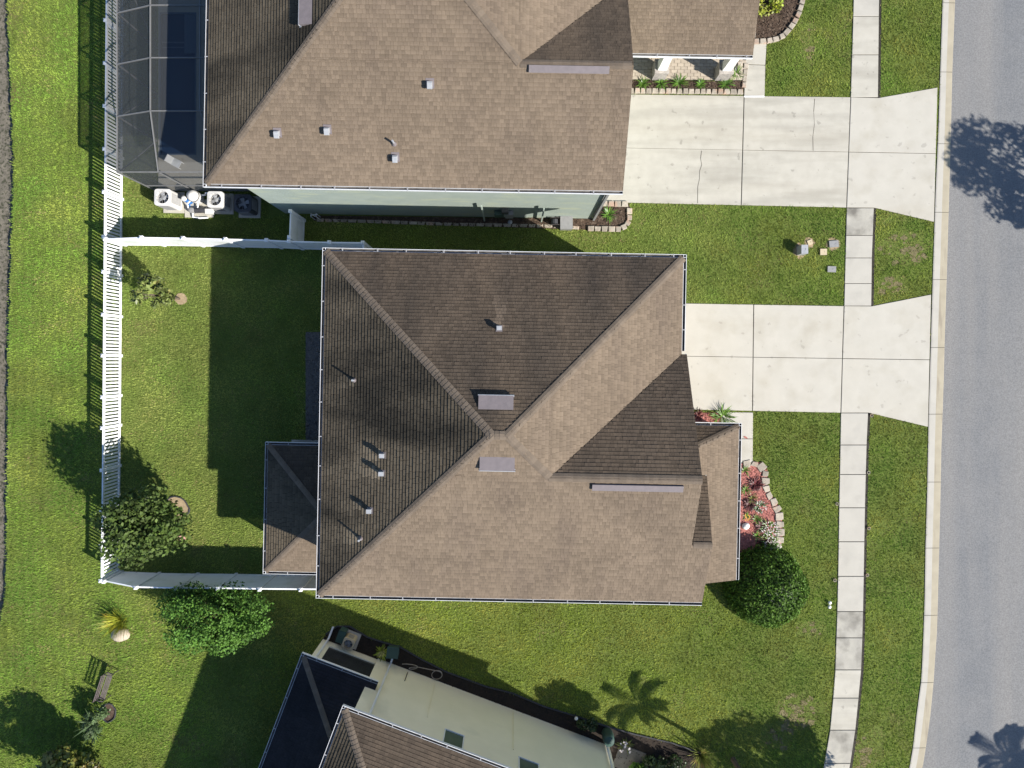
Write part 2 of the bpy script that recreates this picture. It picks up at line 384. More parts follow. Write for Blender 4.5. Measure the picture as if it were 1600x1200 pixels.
def slabs(parent, quads):
    for q, mt in quads:
        b = MB(); c = (sum(p[0] for p in q) / len(q), sum(p[1] for p in q) / len(q))
        pts = []
        for p in q:
            d = math.hypot(p[0] - c[0], p[1] - c[1]); k = 1 - .6 / d
            w = gp(c[0] + (p[0] - c[0]) * k, c[1] + (p[1] - c[1]) * k); pts.append((w.x, w.y))
        b.prism(pts, -.05, .045 + random.uniform(-.003, .003), cham=.012)
        b.part("slab", M_[mt], parent)
def bed(name, poly, z, m, kind='structure', **kw):
    b = MB(); pts = [gp(*p) for p in poly]
    b.prism([(p.x, p.y) for p in pts], -.06, z)
    EXCL.append(poly)
    return b.solo(name, m, kind=kind, **kw)
# sidewalk
ysw = list(range(-300, 1321, 5))
poly = [(interp(SL, y), y) for y in ysw] + [(interp(SR, y) + 3.6 + 1.0 * math.sin(y * .5) * math.sin(y * .13), y) for y in ysw[::-1]]
b = MB(); n = len(ysw)
b.add([gp(interp(SL, y) - .4, y, .008) for y in ysw] + [gp(interp(SR, y) + 4.2, y, .008) for y in ysw], [(i, i + 1, n + i + 1, n + i) for i in range(n - 1)])
sidewalk = b.solo("sidewalk", M_['trench'], kind='structure')
EXCL.append(poly)
jo = [(-95, -34, 'concrete_s'), (-34, 26, 'concrete_s'), (26, 86, 'concrete2'), (86, 152.5, 'concrete2'), (325, 368, 'concrete3'), (368, 403, 'concrete_s'), (403, 443, 'concrete_s'), (443, 478, 'concrete_s'),
      (645, 695, 'concrete_s'), (695, 741, 'concrete_s'), (741, 793, 'concrete_s'), (793, 846, 'concrete_s'), (846, 900, 'concrete_s'), (900, 955, 'concrete_s'), (955, 996, 'concrete3'), (996, 1046, 'concrete3'), (1046, 1090, 'concrete2'), (1090, 1140, 'concrete2'), (1140, 1192, 'concrete3'), (1192, 1245, 'concrete2')]
slabs(sidewalk, [([(interp(SL, y0), y0), (interp(SR, y0), y0), (interp(SR, y1), y1), (interp(SL, y1), y1)], m) for y0, y1, m in jo])
def bare(u, v, ru, rv, n, seed):
    rs_ = random.Random(seed); b = MB()
    for q in range(n):
        a = rs_.uniform(0, 6.28); r_ = rs_.random() ** .6; cu, cv = u + ru * r_ * math.cos(a), v + rv * r_ * math.sin(a); w_ = rs_.uniform(1.5, 5.5); pts = []
        for k in range(11):
            a = 2 * math.pi * k / 11; e_ = rs_.uniform(.5, 1.2); pts.append(gp(cu + w_ * e_ * 1.3 * math.cos(a), cv - w_ * e_ * math.sin(a), .003 + .0004 * q))
        b.add(pts, [tuple(range(11))])
    b.solo("bare_soil", M_['baresoil'], kind='structure')
for q in ((1412, 390, 38, 24, 26, 1), (1390, 447, 20, 12, 12, 2), (1246, 1112, 30, 28, 34, 3), (1220, 1150, 24, 20, 16, 4), (1348, 1180, 16, 34, 16, 5), (1264, 983, 24, 10, 8, 6), (1262, 70, 8, 30, 6, 7)): bare(*q)
# driveways
def driveway(xs, ytop, ymid, ybot, apron_top, apron_bot, mt, mt2):
    poly = [(xs[0][0], ytop(xs[0][0])), (xs[2][0], ytop(xs[2][0])), apron_top[0], apron_top[1], apron_bot[1], apron_bot[0], (xs[2][1], ybot(xs[2][1])), (xs[0][1], ybot(xs[0][1]))]
    d = bed("driveway", poly, .01, M_['joint'])
    q = []
    for i in range(2):
        (a0, a1), (b0, b1) = xs[i], xs[i + 1]
        am, bm = (a0 + a1) / 2, (b0 + b1) / 2
        q.append(([(a0, ytop(a0)), (b0, ytop(b0)), (bm, ymid(bm)), (am, ymid(am))], mt))
        q.append(([(am, ymid(am)), (bm, ymid(bm)), (b1, ybot(b1)), (a1, ybot(a1))], mt))
    a0, a1 = xs[2]; am = (a0 + a1) / 2; ex = (apron_top[1][0] + apron_bot[1][0]) / 2
    q.append(([(a0, ytop(a0)), apron_top[0], apron_top[1], (ex, ymid(ex)), (am, ymid(am))], mt2))
    q.append(([(am, ymid(am)), (ex, ymid(ex)), apron_bot[1], apron_bot[0], (a1, ybot(a1))], mt2))
    slabs(d, q)
    return d
driveway([(930, 930), (1162, 1157.5), (1328.5, 1322)], lambda x: 148 + (x - 988) * .0125, lambda x: 231.5 + (x - 980) * .018, lambda x: 317 + (x - 980) * .022,
         [(1371.5, 153), (1464.5, 137)], [(1365, 325), (1459, 347)], 'concrete2', 'concrete')
driveway([(1000, 1000), (1177, 1175), (1318, 1313)], lambda x: 474 + (x - 1070) * .016, lambda x: 556.5 + (x - 1070) * .0145, lambda x: 640 + (x - 1080) * .021,
         [(1361, 478), (1454.5, 460)], [(1356, 645), (1449.5, 667)], 'concrete', 'concrete')
drv = [o for o in bpy.data.objects if o.name == "driveway"][0]
for pts in ([(1096, 236), (1094.5, 248), (1096, 258), (1093, 268), (1092.5, 280), (1090, 292), (1090, 318)], [(1272, 155), (1270.5, 175), (1271.5, 195), (1269, 214), (1269.5, 236)]):
    b = MB(); rs_ = random.Random(len(pts)); L_ = [gp(u + rs_.uniform(-.4, .4), v, .0505) for u, v in pts]
    for p, q in zip(L_[:-1], L_[1:]):
        d = (q - p).normalized(); n_ = Vector((-d.y, d.x, 0)) * rs_.uniform(.006, .012); b.add([p - n_, q - n_, q + n_, p + n_], [(0, 1, 2, 3)])
    b.part("crack", M_['joint'], drv)
# front walks
w = bed("front_path", [(1126, 644), (1176.5, 645), (1176, 723), (1126, 722)], .008, M_['joint'])
slabs(w, [([(1126, 643.5), (1176.5, 644), (1176.3, 685.5), (1126, 685)], 'concrete'), ([(1126, 685), (1176.3, 685.5), (1176, 723), (1126, 722)], 'concrete')])
w = bed("front_path", [(1162, 150.5), (1194.5, 150.8), (1198, 69), (1166, 66)], .008, M_['joint'])
slabs(w, [([(1162, 150), (1194.5, 150.3), (1195.5, 102), (1164, 101)], 'concrete2'), ([(1164, 101), (1195.5, 102), (1197.5, 69), (1166, 66)], 'concrete'), ([(1130, 66), (1180, 68.2), (1183, 20), (1130, 18)], 'concrete')])
b = MB(); c = gp(1178, 151.5); b.box((c.x, c.y, .0), (.95, .07, .055)); b.part("edge_strip", M_['white'], w)

# ------------------------------------------------------------------ roofs and houses
class Frame:
    def __init__(s, u, v, deg): s.o = gp(u, v); s.c = math.cos(R(deg)); s.s = math.sin(R(deg))
    def P(s, a, b, z=0.0): return Vector((s.o.x + a * s.c - b * s.s, s.o.y + a * s.s + b * s.c, z))
    def D(s, a, b): return Vector((a * s.c - b * s.s, a * s.s + b * s.c, 0))
    def inv(s, p): x, y = p.x - s.o.x, p.y - s.o.y; return (x * s.c + y * s.s, -x * s.s + y * s.c)

class Slope:
    """planar roof slope: eave through local point e, inward normal nd, z = z0 + m * distance"""
    def __init__(s, fr, poly, e, nd, z0, m, mat):
        s.fr, s.poly, s.e, s.nd, s.z0, s.m, s.mat = fr, poly, e, nd, z0, m, mat
        s.ud = (nd[1], -nd[0])
    def z(s, a, b): return s.z0 + s.m * ((a - s.e[0]) * s.nd[0] + (b - s.e[1]) * s.nd[1])
    def P(s, u, d, h=0.0):
        a = s.e[0] + u * s.ud[0] + d * s.nd[0]; bb = s.e[1] + u * s.ud[1] + d * s.nd[1]
        return s.fr.P(a, bb, s.z0 + s.m * d + h)
    def build(s, house, vents=(), seed=1):
        rg = random.Random(seed)
        L = [((a - s.e[0]) * s.ud[0] + (bb - s.e[1]) * s.ud[1], (a - s.e[0]) * s.nd[0] + (bb - s.e[1]) * s.nd[1]) for a, bb in s.poly]
        n = len(L)
        b = MB()
        area = sum(L[i][0] * L[(i + 1) % n][1] - L[(i + 1) % n][0] * L[i][1] for i in range(n))
        LL = L if (area > 0) else L[::-1]
        top = [s.P(u, d, -.012) for u, d in LL]; bot = [s.P(u, d, -.17) for u, d in LL]
        b.add(top + bot, [tuple(range(n)), tuple(range(2 * n - 1, n - 1, -1))] + [(n + i, n + (i + 1) % n, (i + 1) % n, i) for i in range(n)])
        deck = b.part("roof_slope", M_['deck'], house)
        def span(d):
            xs = []
            for i in range(n):
                (u0, d0), (u1, d1) = L[i], L[(i + 1) % n]
                if (d0 - d) * (d1 - d) < 0: xs.append(u0 + (u1 - u0) * (d - d0) / (d1 - d0))
            return (min(xs), max(xs)) if len(xs) >= 2 else None
        b = MB(); c = .126; dmax = max(d for _, d in L); dmin = min(d for _, d in L)
        cuts = sorted(set(round(d, 4) for _, d in L))
        rows = []; d = dmin
        while d < dmax - .01: rows.append((d, min(d + c, dmax))); d += c
        for d0, d1 in rows:
            mids = [q for q in cuts if d0 + .03 < q < d1 - .03]
            bounds = [d0] + mids + [d1]
            ph = rg.uniform(0, .3); kk = rg.randint(0, 1)
            for e0, e1 in zip(bounds[:-1], bounds[1:]):
                s0, s1 = span(e0 + 1e-4), span(e1 - 1e-4)
                if not s0: continue
                if not s1: s1 = ((s0[0] + s0[1]) / 2,) * 2
                lo, hi = min(s0[0], s1[0]), max(s0[1], s1[1])
                u = lo - ph
                while u < hi:
                    kk += 1; wst = s.mat is M_['roofW']; wd = rg.uniform(.16, .36) if wst else rg.uniform(.09, .21); kk = True if not kk else rg.random() < .3; v = u + wd - (.012 if wst else .005)
                    a0, b0 = max(u, s0[0]), min(v, s0[1]); a1, b1 = max(u, s1[0]), min(v, s1[1])
                    u += wd
                    if b0 - a0 < .01 and b1 - a1 < .01: continue
                    if b0 < a0: a0 = b0 = (a1 if abs(a1 - a0) < abs(b1 - b0) else b1)
                    if b1 < a1: a1 = b1 = (a0 if abs(a1 - a0) < abs(b1 - b0) else b0)
                    h = (.030 if wst else .017 if kk else .023) + rg.uniform(-.003, .005)
                    tn = (rg.choice((.22, .30, .38)) if kk else rg.choice((.55, .75, .9))) + rg.uniform(-.08, .08)
                    um, dm = (a0 + b0) / 2, (e0 + e1) / 2
                    for vu, vd, vl, vw in vents:   # rain-washed streak below metal fittings
                        if vd - vl < dm < vd and abs(um - vu) < vw * (.35 + .65 * (vd - dm) / vl): tn += 2.2 * (1 - (vd - dm) / vl) + .4
                    b.add([s.P(a0, e0, h), s.P(b0, e0, h), s.P(b1, e1, .004), s.P(a1, e1, .004), s.P(a0, e0, -.012), s.P(b0, e0, -.012), s.P(b1, e1, -.012), s.P(a1, e1, -.012)],
                          [(0, 1, 2, 3), (4, 5, 1, 0), (5, 6, 2, 1), (7, 4, 0, 3)], 0, tn)
                    b.t[-6] = b.t[-5] = tn - .42
        b.part("shingles", s.mat, deck, kind='stuff')
        s.deck = deck
        return deck
def caps(deck, fr, p0, p1, sl0, sl1, w=.15, step=.155, start=0.0):
    """overlapping cap shingles from low p0 to high p1 (local a,b) between two slopes"""
    za = sl0.z(*p0); zb = sl0.z(*p1)
    A = fr.P(*p0, za); B = fr.P(*p1, zb)
    d = B - A; Lh = math.hypot(d.x, d.y); d2 = Vector((d.x, d.y, 0)) / Lh; dz = d.z / Lh
    perp = Vector((-d2.y, d2.x, 0))
    def zs(pt):
        a, bb = fr.inv(pt); return min(sl0.z(a, bb), sl1.z(a, bb))
    b = MB(); vs = []
    for t, h in ((0, .044), (step * 1.5, .028)):
        q = A + d2 * t
        row = []
        for sd in (-1, -.35, .35, 1):
            pt = q + perp * w * sd; row.append(Vector((pt.x, pt.y, zs(pt) + h)))
        vs += row
    vs += [v - Vector((0, 0, .05)) for v in vs[:4]]
    b.add([v - A for v in vs], [(0, 1, 5, 4)[::-1], (1, 2, 6, 5)[::-1], (2, 3, 7, 6)[::-1], (8, 9, 1, 0)[::-1], (9, 10, 2, 1)[::-1], (10, 11, 3, 2)[::-1]])
    mes = []
    for k in range(3):
        b.t = [(.2, .5, .85)[k]] * len(b.v); mes.append(b.mesh("ridge_cap", M_['cap']))
    n = int((Lh - start) / step)
    for i in range(n):
        q = A + (d2 + Vector((0, 0, dz))) * (start + i * step)
        inst("ridge_cap", random.choice(mes), deck, Matrix.Translation(q))
def gutter(house, p0, p1, z, out, step=1.28):
    """U channel along p0-p1 (site metres, xy), opening up; out = outward unit vector"""
    p0 = Vector((p0.x, p0.y, 0)); p1 = Vector((p1.x, p1.y, 0)); d = (p1 - p0).normalized(); L = (p1 - p0).length
    prof = [(.005, -.12), (.125, -.12), (.125, .0), (.110, .0), (.110, -.09), (.018, -.09), (.018, -.005), (.005, -.005)]
    b = MB(); k = len(prof)
    vs = [q + out * x + Vector((0, 0, z + y)) for q in (p0, p1) for x, y in prof]
    for i in range(k):
        j = (i + 1) % k; b.add([vs[i], vs[j], vs[k + j], vs[k + i]], [(0, 1, 2, 3)], 1 if i in (3, 4, 5) else 0)
    b.add(vs[:k], [tuple(range(k))]); b.add(vs[k:], [tuple(range(k))[::-1]])
    for q, sg in ((p0, 1), (p1, -1)):
        b.add([q + out * .01 + d * .005 * sg + Vector((0, 0, z - .11)), q + out * .12 + d * .005 * sg + Vector((0, 0, z - .11)), q + out * .12 + d * .005 * sg + Vector((0, 0, z - .002)), q + out * .01 + d * .005 * sg + Vector((0, 0, z - .002))], [(0, 1, 2, 3)])
    g = b.part("gutter", [M_['white'], M_['gutterin']], house)
    hb = MB(); ang = math.atan2(out.y, out.x)
    hb.box((.062, 0, -.004), (.15, .035, .012)); hm = hb.mesh("gutter_hanger", M_['hanger'])
    t = step * .6
    while t < L - .2:
        q = p0 + d * (t + random.uniform(-.12, .12)); q.z = z
        inst("gutter_hanger", hm, g, Matrix.Translation(q) @ Matrix.Rotation(ang, 4, 'Z')); t += step
    return g
def wall_prism(fr, pts, z0, z1):
    b = MB(); P = [fr.P(*p) for p in pts]; b.prism([(p.x, p.y) for p in P], z0, z1); return b
def on_roof(slope, u, v):
    z = 7.0
    for _ in range(14):
        p = at(u, v, z); a, bb = slope.fr.inv(p); z = slope.z(a, bb)
    return Vector((p.x, p.y, z))
def slope_ud(sl, p):
    a, bb = sl.fr.inv(p)
    return ((a - sl.e[0]) * sl.ud[0] + (bb - sl.e[1]) * sl.ud[1], (a - sl.e[0]) * sl.nd[0] + (bb - sl.e[1]) * sl.nd[1])
def slope_matrix(sl, p):
    n2 = sl.fr.D(*sl.nd); u2 = sl.fr.D(*sl.ud)
    up = Vector((-n2.x * sl.m, -n2.y * sl.m, 1)).normalized(); yv = Vector((n2.x, n2.y, sl.m)).normalized(); xv = yv.cross(up)
    Mx = Matrix((xv, yv, up)).transposed().to_4x4(); Mx.translation = p; return Mx
def put_vent(house, sl, u, v, kind, L=1.6):
    p = on_roof(sl, u, v); Mx = slope_matrix(sl, p); b = MB(); up = Matrix.Translation(p)
    if kind == 'goose':
        b.box((0, .02, .012), (.30, .34, .014))
        o = b.mesh("roof_vent", M_['vent']); r = inst("roof_vent", o, house, Mx)
        h = MB(); h.box((0, 0, .02), (.17, .18, .17)); h.box((0, -.05, .17), (.19, .25, .07), taper=.86)
        inst("vent_hood", h.mesh("vent_hood", M_['zinc']), r, Mx)
    elif kind == 'tall':
        b.box((0, .02, .012), (.24, .26, .014)); r = inst("roof_vent", b.mesh("roof_vent", M_['vent']), house, Mx)
        h = MB(); h.box((0, 0, 0), (.14, .14, .20)); h.box((0, 0, .20), (.19, .17, .06), taper=.9)
        inst("vent_hood", h.mesh("vent_hood", M_['zinc']), r, up)
    elif kind == 'pipe':
        b.tube([(0, 0, -.05), (0, 0, .36)], .04, 8); r = inst("vent_pipe", b.mesh("vent_pipe", M_['zinc']), house, up)
        h = MB(); h.lathe((0, 0, 0), [(.10, .0), (.09, .03), (.05, .12), (.045, .14)], 10)
        inst("flashing", h.mesh("flashing", M_['vent']), r, up)
    elif kind == 'off':      # off-ridge vent: wide low hood open to the downslope
        b.add([(-.60, .24, .02), (.60, .24, .02), (.60, -.22, .17), (-.60, -.22, .17), (-.60, -.22, .11), (.60, -.22, .11), (-.60, .24, .0), (.60, .24, .0), (-.60, -.15, .0), (.60, -.15, .0)],
              [(0, 3, 2, 1), (3, 4, 5, 2), (0, 6, 8, 4, 3), (1, 2, 5, 9, 7)])
        r = inst("attic_vent", b.mesh("attic_vent", M_['vent']), house, Mx)
        h = MB(); h.box((0, -.23, .10), (1.25, .025, .075)); h.box((0, -.27, .012), (1.25, .08, .02))
        inst("vent_lip", h.mesh("vent_lip", M_['zinc']), r, Mx)
    elif kind == 'ridge':
        b.box((0, 0, .01), (L, .20, .075), taper=1.0); b.box((0, -.02, .085), (L * .998, .25, .018))
        r = inst("ridge_vent", b.mesh("ridge_vent", M_['vent']), house, Mx)
    return p
def downspout(house, p, ztop, out, kick=.5, m='white', name="downspout"):
    b = MB(); p = Vector((p.x, p.y, 0))
    b.beam(p + Vector((0, 0, .12)), p + Vector((0, 0, ztop)), .085, .065)
    b.beam(p + Vector((0, 0, .14)), p + out * kick + Vector((0, 0, .05)), .085, .065)
    return b.part(name, M_[m], house)
def window(house, fr, a0, a1, b_, z0, z1, out=(0, 1), pane='blind'):
    b = MB(); t = .05; o = fr.D(*out)
    def bar(x0, x1, y0, y1, dep):
        p = [fr.P(x0, b_) + Vector((0, 0, y0)), fr.P(x1, b_) + Vector((0, 0, y0)), fr.P(x1, b_) + Vector((0, 0, y1)), fr.P(x0, b_) + Vector((0, 0, y1))]
        q = [v + o * dep for v in p]; p = [v - o * .05 for v in p]
        b.add(p + q, [(0, 1, 2, 3), (7, 6, 5, 4), (0, 4, 5, 1), (1, 5, 6, 2), (2, 6, 7, 3), (3, 7, 4, 0)])
    bar(a0, a1, z0, z0 + t, .05); bar(a0, a1, z1 - t, z1, .03); bar(a0, a0 + t, z0 + t, z1 - t, .03); bar(a1 - t, a1, z0 + t, z1 - t, .03)
    w = b.part("window", M_['white'], house)
    b = MB(); p = [fr.P(a0 + t, b_) + Vector((0, 0, z0 + t)), fr.P(a1 - t, b_) + Vector((0, 0, z0 + t)), fr.P(a1 - t, b_) + Vector((0, 0, z1 - t)), fr.P(a0 + t, b_) + Vector((0, 0, z1 - t))]
    b.add([v + o * .008 for v in p], [(0, 1, 2, 3)]); b.part("pane", M_[pane], w)

# ---- the main house in the middle
F = Frame(787, 647, -1.08)
ZE, PM = 5.8, .46; A, B = 6.86, 6.60; r = A - B; AG, A2 = 7.06, 7.82
RG, R2 = 5.1, 2.5; bg = -B + RG; b2 = -B + R2; a_g = r + (-bg); bn = 2.9; pn = PM * RG / (bn - bg)
house = thing("house", "two storey house in the middle of the photo with a brown shingle hip roof", "house", F.P(0, 0))
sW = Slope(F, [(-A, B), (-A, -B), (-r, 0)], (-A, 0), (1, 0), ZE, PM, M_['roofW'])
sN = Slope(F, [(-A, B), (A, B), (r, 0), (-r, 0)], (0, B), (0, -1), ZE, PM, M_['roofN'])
sE = Slope(F, [(A, B), (A, bn), (a_g, bg), (r, 0)], (A, 0), (-1, 0), ZE, PM, M_['roofS'])
sS = Slope(F, [(-A, -B), (A2, -B), (A2, b2), (AG, b2 + .001), (AG, bg), (a_g, bg - .001), (r, 0), (-r, 0)], (0, -B), (0, 1), ZE, PM, M_['roofS'])
sGN = Slope(F, [(a_g, bg), (AG, bg), (AG, bn), (A, bn)], (A, bn), (0, -1), ZE, pn, M_['roofN'])
s2N = Slope(F, [(6.9, b2), (A2, b2), (A2, b2 + 2.4), (6.9, b2 + 2.4)], (A, b2 + 2.4), (0, -1), ZE + PM * R2 - .34 * 2.4, .34, M_['roofN'])
zp = 2.7
pE = Slope(F, [(10.2, -.1), (10.2, -6.75), (6.9, -6.75), (6.9, -1.45)], (10.2, 0), (-1, 0), zp, .35, M_['roofS'])
pN = Slope(F, [(10.2, -.1), (6.9, -.1), (6.9, -1.45)], (10.2, -.1), (0, -1), zp, .85, M_['roofN'])
lw, ls, ln, lm = -10.1, -6.75, -1.3, .35
mid = (ls + ln) / 2; la = lw + (ln - ls) / 2
lW = Slope(F, [(lw, ln), (lw, ls), (la, mid)], (lw, 0), (1, 0), zp, lm, M_['roofW'])
lN = Slope(F, [(lw, ln), (-6.5, ln), (-6.5, mid), (la, mid)], (0, ln), (0, -1), zp, lm, M_['roofN'])
lS = Slope(F, [(lw, ls), (-6.5, ls), (-6.5, mid), (la, mid)], (0, ls), (0, 1), zp, lm, M_['roofS'])
mv = [(sW, 554, 594, 'pipe'), (sW, 598, 711, 'tall'), (sW, 597, 739, 'tall'), (sW, 578, 797, 'tall'), (sW, 564, 841, 'pipe'), (sN, 780, 513, 'tall'), (sN, 775, 630, 'off'), (sS, 777, 723, 'off')]
def washes(sl, lst):
    out = []
    for s_, u, v, k in lst:
        if s_ is sl and k in ('tall', 'pipe') and sl.mat is not M_['roofS']:
            q = slope_ud(sl, on_roof(sl, u, v)); out.append((q[0], q[1], 1.25 if k == 'tall' else .8, .30))
    return out
for i, s_ in enumerate((sW, sN, sE, sS, sGN, s2N, pE, pN, lW, lN, lS)): s_.build(house, washes(s_, mv), 10 + i)
caps(sW.deck, F, (-A, B), (-r, 0), sW, sN); caps(sS.deck, F, (-A, -B), (-r, 0), sW, sS)
caps(sE.deck, F, (A, B), (r, 0), sN, sE); caps(sS.deck, F, (a_g, bg), (r, 0), sE, sS)
caps(sN.deck, F, (-r - .05, 0), (r, 0), sN, sS); caps(sGN.deck, F, (AG, bg), (a_g, bg), sS, sGN)
caps(pE.deck, F, (10.2, -.1), (6.9, -1.45), pN, pE, .12); caps(lW.deck, F, (lw, ls), (la, mid), lW, lS, .12); caps(lW.deck, F, (lw, ln), (la, mid), lW, lN, .12)
caps(s2N.deck, F, (A2, b2), (7.1, b2), sS, s2N, .12)
for s_, u, v, k in mv: put_vent(house, s_, u, v, k)
put_vent(house, sS, 996, 760, 'ridge', 3.18)
# flush rake trim
for pa, pb, s0 in (((AG, bg), (AG, bn), sGN), ((AG, bg), (AG, b2 + .1), sS), ((A2, b2), (A2, -B), sS), ((A2, b2), (A2, b2 + 2.4), s2N)):
    b = MB(); q0 = F.P(*pa, s0.z(*pa) - .10); q1 = F.P(*pb, s0.z(*pb) - .10); ex = F.D(-.012, 0)
    b.beam(q0 + ex - Vector((0, 0, .06)), q1 + ex - Vector((0, 0, .06)), .02, .14); b.part("rake_trim", M_['white'], house)
zt = ZE + .0
gutter(house, F.P(-A - .13, B), F.P(A + .1, B), zt, F.D(0, 1)); gutter(house, F.P(-A, B + .12), F.P(-A, -B - .12), zt, F.D(-1, 0))
gutter(house, F.P(-A - .13, -B), F.P(A2, -B), zt, F.D(0, -1)); gutter(house, F.P(A, B + .12), F.P(A, bn + .12), zt, F.D(1, 0), 1.15)
gutter(house, F.P(10.2, .02), F.P(10.2, -6.75), zp, F.D(1, 0)); gutter(house, F.P(AG - .2, -.1), F.P(10.33, -.1), zp, F.D(0, 1))
gutter(house, F.P(lw, ln + .12), F.P(lw, ls - .12), zp, F.D(-1, 0)); gutter(house, F.P(lw - .12, ls), F.P(-6.5, ls), zp, F.D(0, -1), 1.6); gutter(house, F.P(lw - .12, ln), F.P(-6.5, ln), zp, F.D(0, 1), 1.5)
wall_prism(F, [(-6.45, 6.2), (6.45, 6.2), (6.45, -6.2), (-6.45, -6.2)], 0, ZE - .15).part("wall", M_['tan_wall'], house)
wall_prism(F, [(6.46, -1.8), (7.3, -1.8), (7.3, -6.2), (6.46, -6.2)], 0, ZE - .15).part("wall", M_['tan_wall'], house)
b = MB()      # gable end
def gz(s_, a, bb): return F.P(a, bb, s_.z(a, bb) - .18)
g0 = [F.P(6.7, bn - .5, ZE - .16), F.P(6.7, -6.1, ZE - .16), gz(sS, 6.7, -6.1), gz(sS, 6.7, bg), gz(sGN, 6.7, bn - .5)]
g1 = [p - F.D(.2, 0) for p in g0]
b.add(g0 + g1, [(0, 1, 2, 3, 4)[::-1], (5, 6, 7, 8, 9)] + [(i, (i + 1) % 5, 5 + (i + 1) % 5, 5 + i) for i in range(5)]); b.part("gable_wall", M_['tan_wall'], house)
b = MB(); 
for bb in (-.5, -3.5, -6.4): p = F.P(9.9, bb); b.box(p, (.24, .24, zp - .1))
b.part("porch_post", M_['white_wall'], house)
b = MB()
for aa, bb in ((-9.8, -1.6), (-9.8, -6.5)): p = F.P(aa, bb); b.box(p, (.1, .1, zp - .1))
b.part("lanai_post", M_['white'], house)
for q in (((-9.85, -1.5), (-9.85, -6.55)), ((-9.85, -6.55), (-6.5, -6.55)), ((-9.85, -1.5), (-6.5, -1.5))):
    b = MB(); p_, q_ = F.P(*q[0], .06), F.P(*q[1], .06); up_ = Vector((0, 0, zp - .25)); b.add([p_, q_, q_ + up_, p_ + up_], [(0, 1, 2, 3)]); b.part("screen_panel", M_['screen_dark'], house)
wall_prism(F, [(-10, -1.4), (-6.46, -1.4), (-6.46, -6.6), (-10, -6.6)], -.05, .06).part("lanai_floor", M_['concrete'], house)
wall_prism(F, [(7.32, -.3), (9.95, -.3), (9.95, -6.4), (7.32, -6.4)], -.05, .03).part("porch_floor", M_['concrete'], house)
EXCL += [[(573, 440), (1000, 446), (1000, 850), (570, 850)], [(455, 688), (575, 688), (575, 864), (455, 864)]]
downspout(house, F.P(-6.55, -6.1), ZE - .15, F.D(-1, 0), .4)

# ---- the green house to the north
G = Frame(676.7, 349.3, -1.0)
ZN = 5.9; A = 7.93; b0 = .12; RGn = 3.97; dep = 20.0
north = thing("house", "green walled two storey house with a pool cage, at the top of the photo", "house", G.P(0, 8))
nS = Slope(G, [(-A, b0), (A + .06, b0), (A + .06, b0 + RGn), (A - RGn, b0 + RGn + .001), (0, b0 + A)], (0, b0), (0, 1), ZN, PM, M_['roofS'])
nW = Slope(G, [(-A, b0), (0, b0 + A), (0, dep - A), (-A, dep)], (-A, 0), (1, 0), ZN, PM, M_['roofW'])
nE = Slope(G, [(A, b0 + 2 * RGn), (A, dep), (0, dep - A), (0, b0 + A), (A - RGn, b0 + RGn)], (A, 0), (-1, 0), ZN, PM, M_['roofS'])
nG = Slope(G, [(A - RGn, b0 + RGn), (A + .06, b0 + RGn), (A + .06, b0 + 2 * RGn), (A, b0 + 2 * RGn)], (A, b0 + 2 * RGn), (0, -1), ZN, PM, M_['roofN'])
nN = Slope(G, [(-A, dep), (A, dep), (0, dep - A)], (0, dep), (0, -1), ZN, PM, M_['roofN'])
pa0, pa1, pb0, pb1 = 7.9, 14.02, 6.93, 11.4
nP = Slope(G, [(pa0, pb0), (pa1, pb0), (pa1, pb1), (pa0, pb1)], (0, pb0), (0, 1), 2.7, .345, M_['roofS'])
nP2 = Slope(G, [(pa0, pb1), (pa1, pb1), (pa1, pb1 + 4.5), (pa0, pb1 + 4.5)], (0, pb1 + 4.5), (0, -1), 2.7, .345, M_['roofN'])
nv = [(nS, 672, 131, 'goose'), (nS, 434, 208, 'goose'), (nS, 512, 203, 'goose'), (nS, 618, 246, 'goose'), (nS, 616, 225, 'pipe'), (nW, 480, 13, 'off')]
for i, s_ in enumerate((nS, nW, nE, nG, nN, nP, nP2)): s_.build(north, washes(s_, nv), 40 + i)
caps(nS.deck, G, (-A, b0), (0, b0 + A), nW, nS); caps(nE.deck, G, (A - RGn, b0 + RGn), (0, b0 + A), nE, nS); caps(nG.deck, G, (A, b0 + RGn), (A - RGn, b0 + RGn), nS, nG)
for s_, u, v, k in nv: put_vent(north, s_, u, v, k)
put_vent(north, nS, 889, 107.5, 'ridge', 2.85)
b = MB()
for pa, pb, s0 in (((A + .06, b0 + RGn), (A + .06, b0), nS), ((A + .06, b0 + RGn), (A + .06, b0 + 2 * RGn), nG), ((pa1, pb0), (pa1, pb1), nP)):
    b = MB(); ex = G.D(-.012, 0); b.beam(G.P(*pa, s0.z(*pa) - .16) + ex, G.P(*pb, s0.z(*pb) - .16) + ex, .02, .14); b.part("rake_trim", M_['white'], north)
gutter(north, G.P(-A - .13, b0), G.P(A + .06, b0), ZN, G.D(0, -1), 1.4); gutter(north, G.P(-A, b0 - .12), G.P(-A, dep), ZN, G.D(-1, 0), 1.4)
gutter(north, G.P(pa0 + .1, pb0), G.P(pa1, pb0), 2.7, G.D(0, -1), 1.25)
wall_prism(G, [(-7.0, .36), (7.52, .36), (7.52, 19.6), (-7.0, 19.6)], 0, ZN - .14).part("wall", M_['green_wall'], north)
b = MB()
g0 = [G.P(7.5, .4, ZN - .15), G.P(7.5, .3 + 2 * RGn - .4, ZN - .15), G.P(7.5, b0 + RGn, nS.z(7.5, b0 + RGn) - .2)]; g1 = [p - G.D(.15, 0) for p in g0]
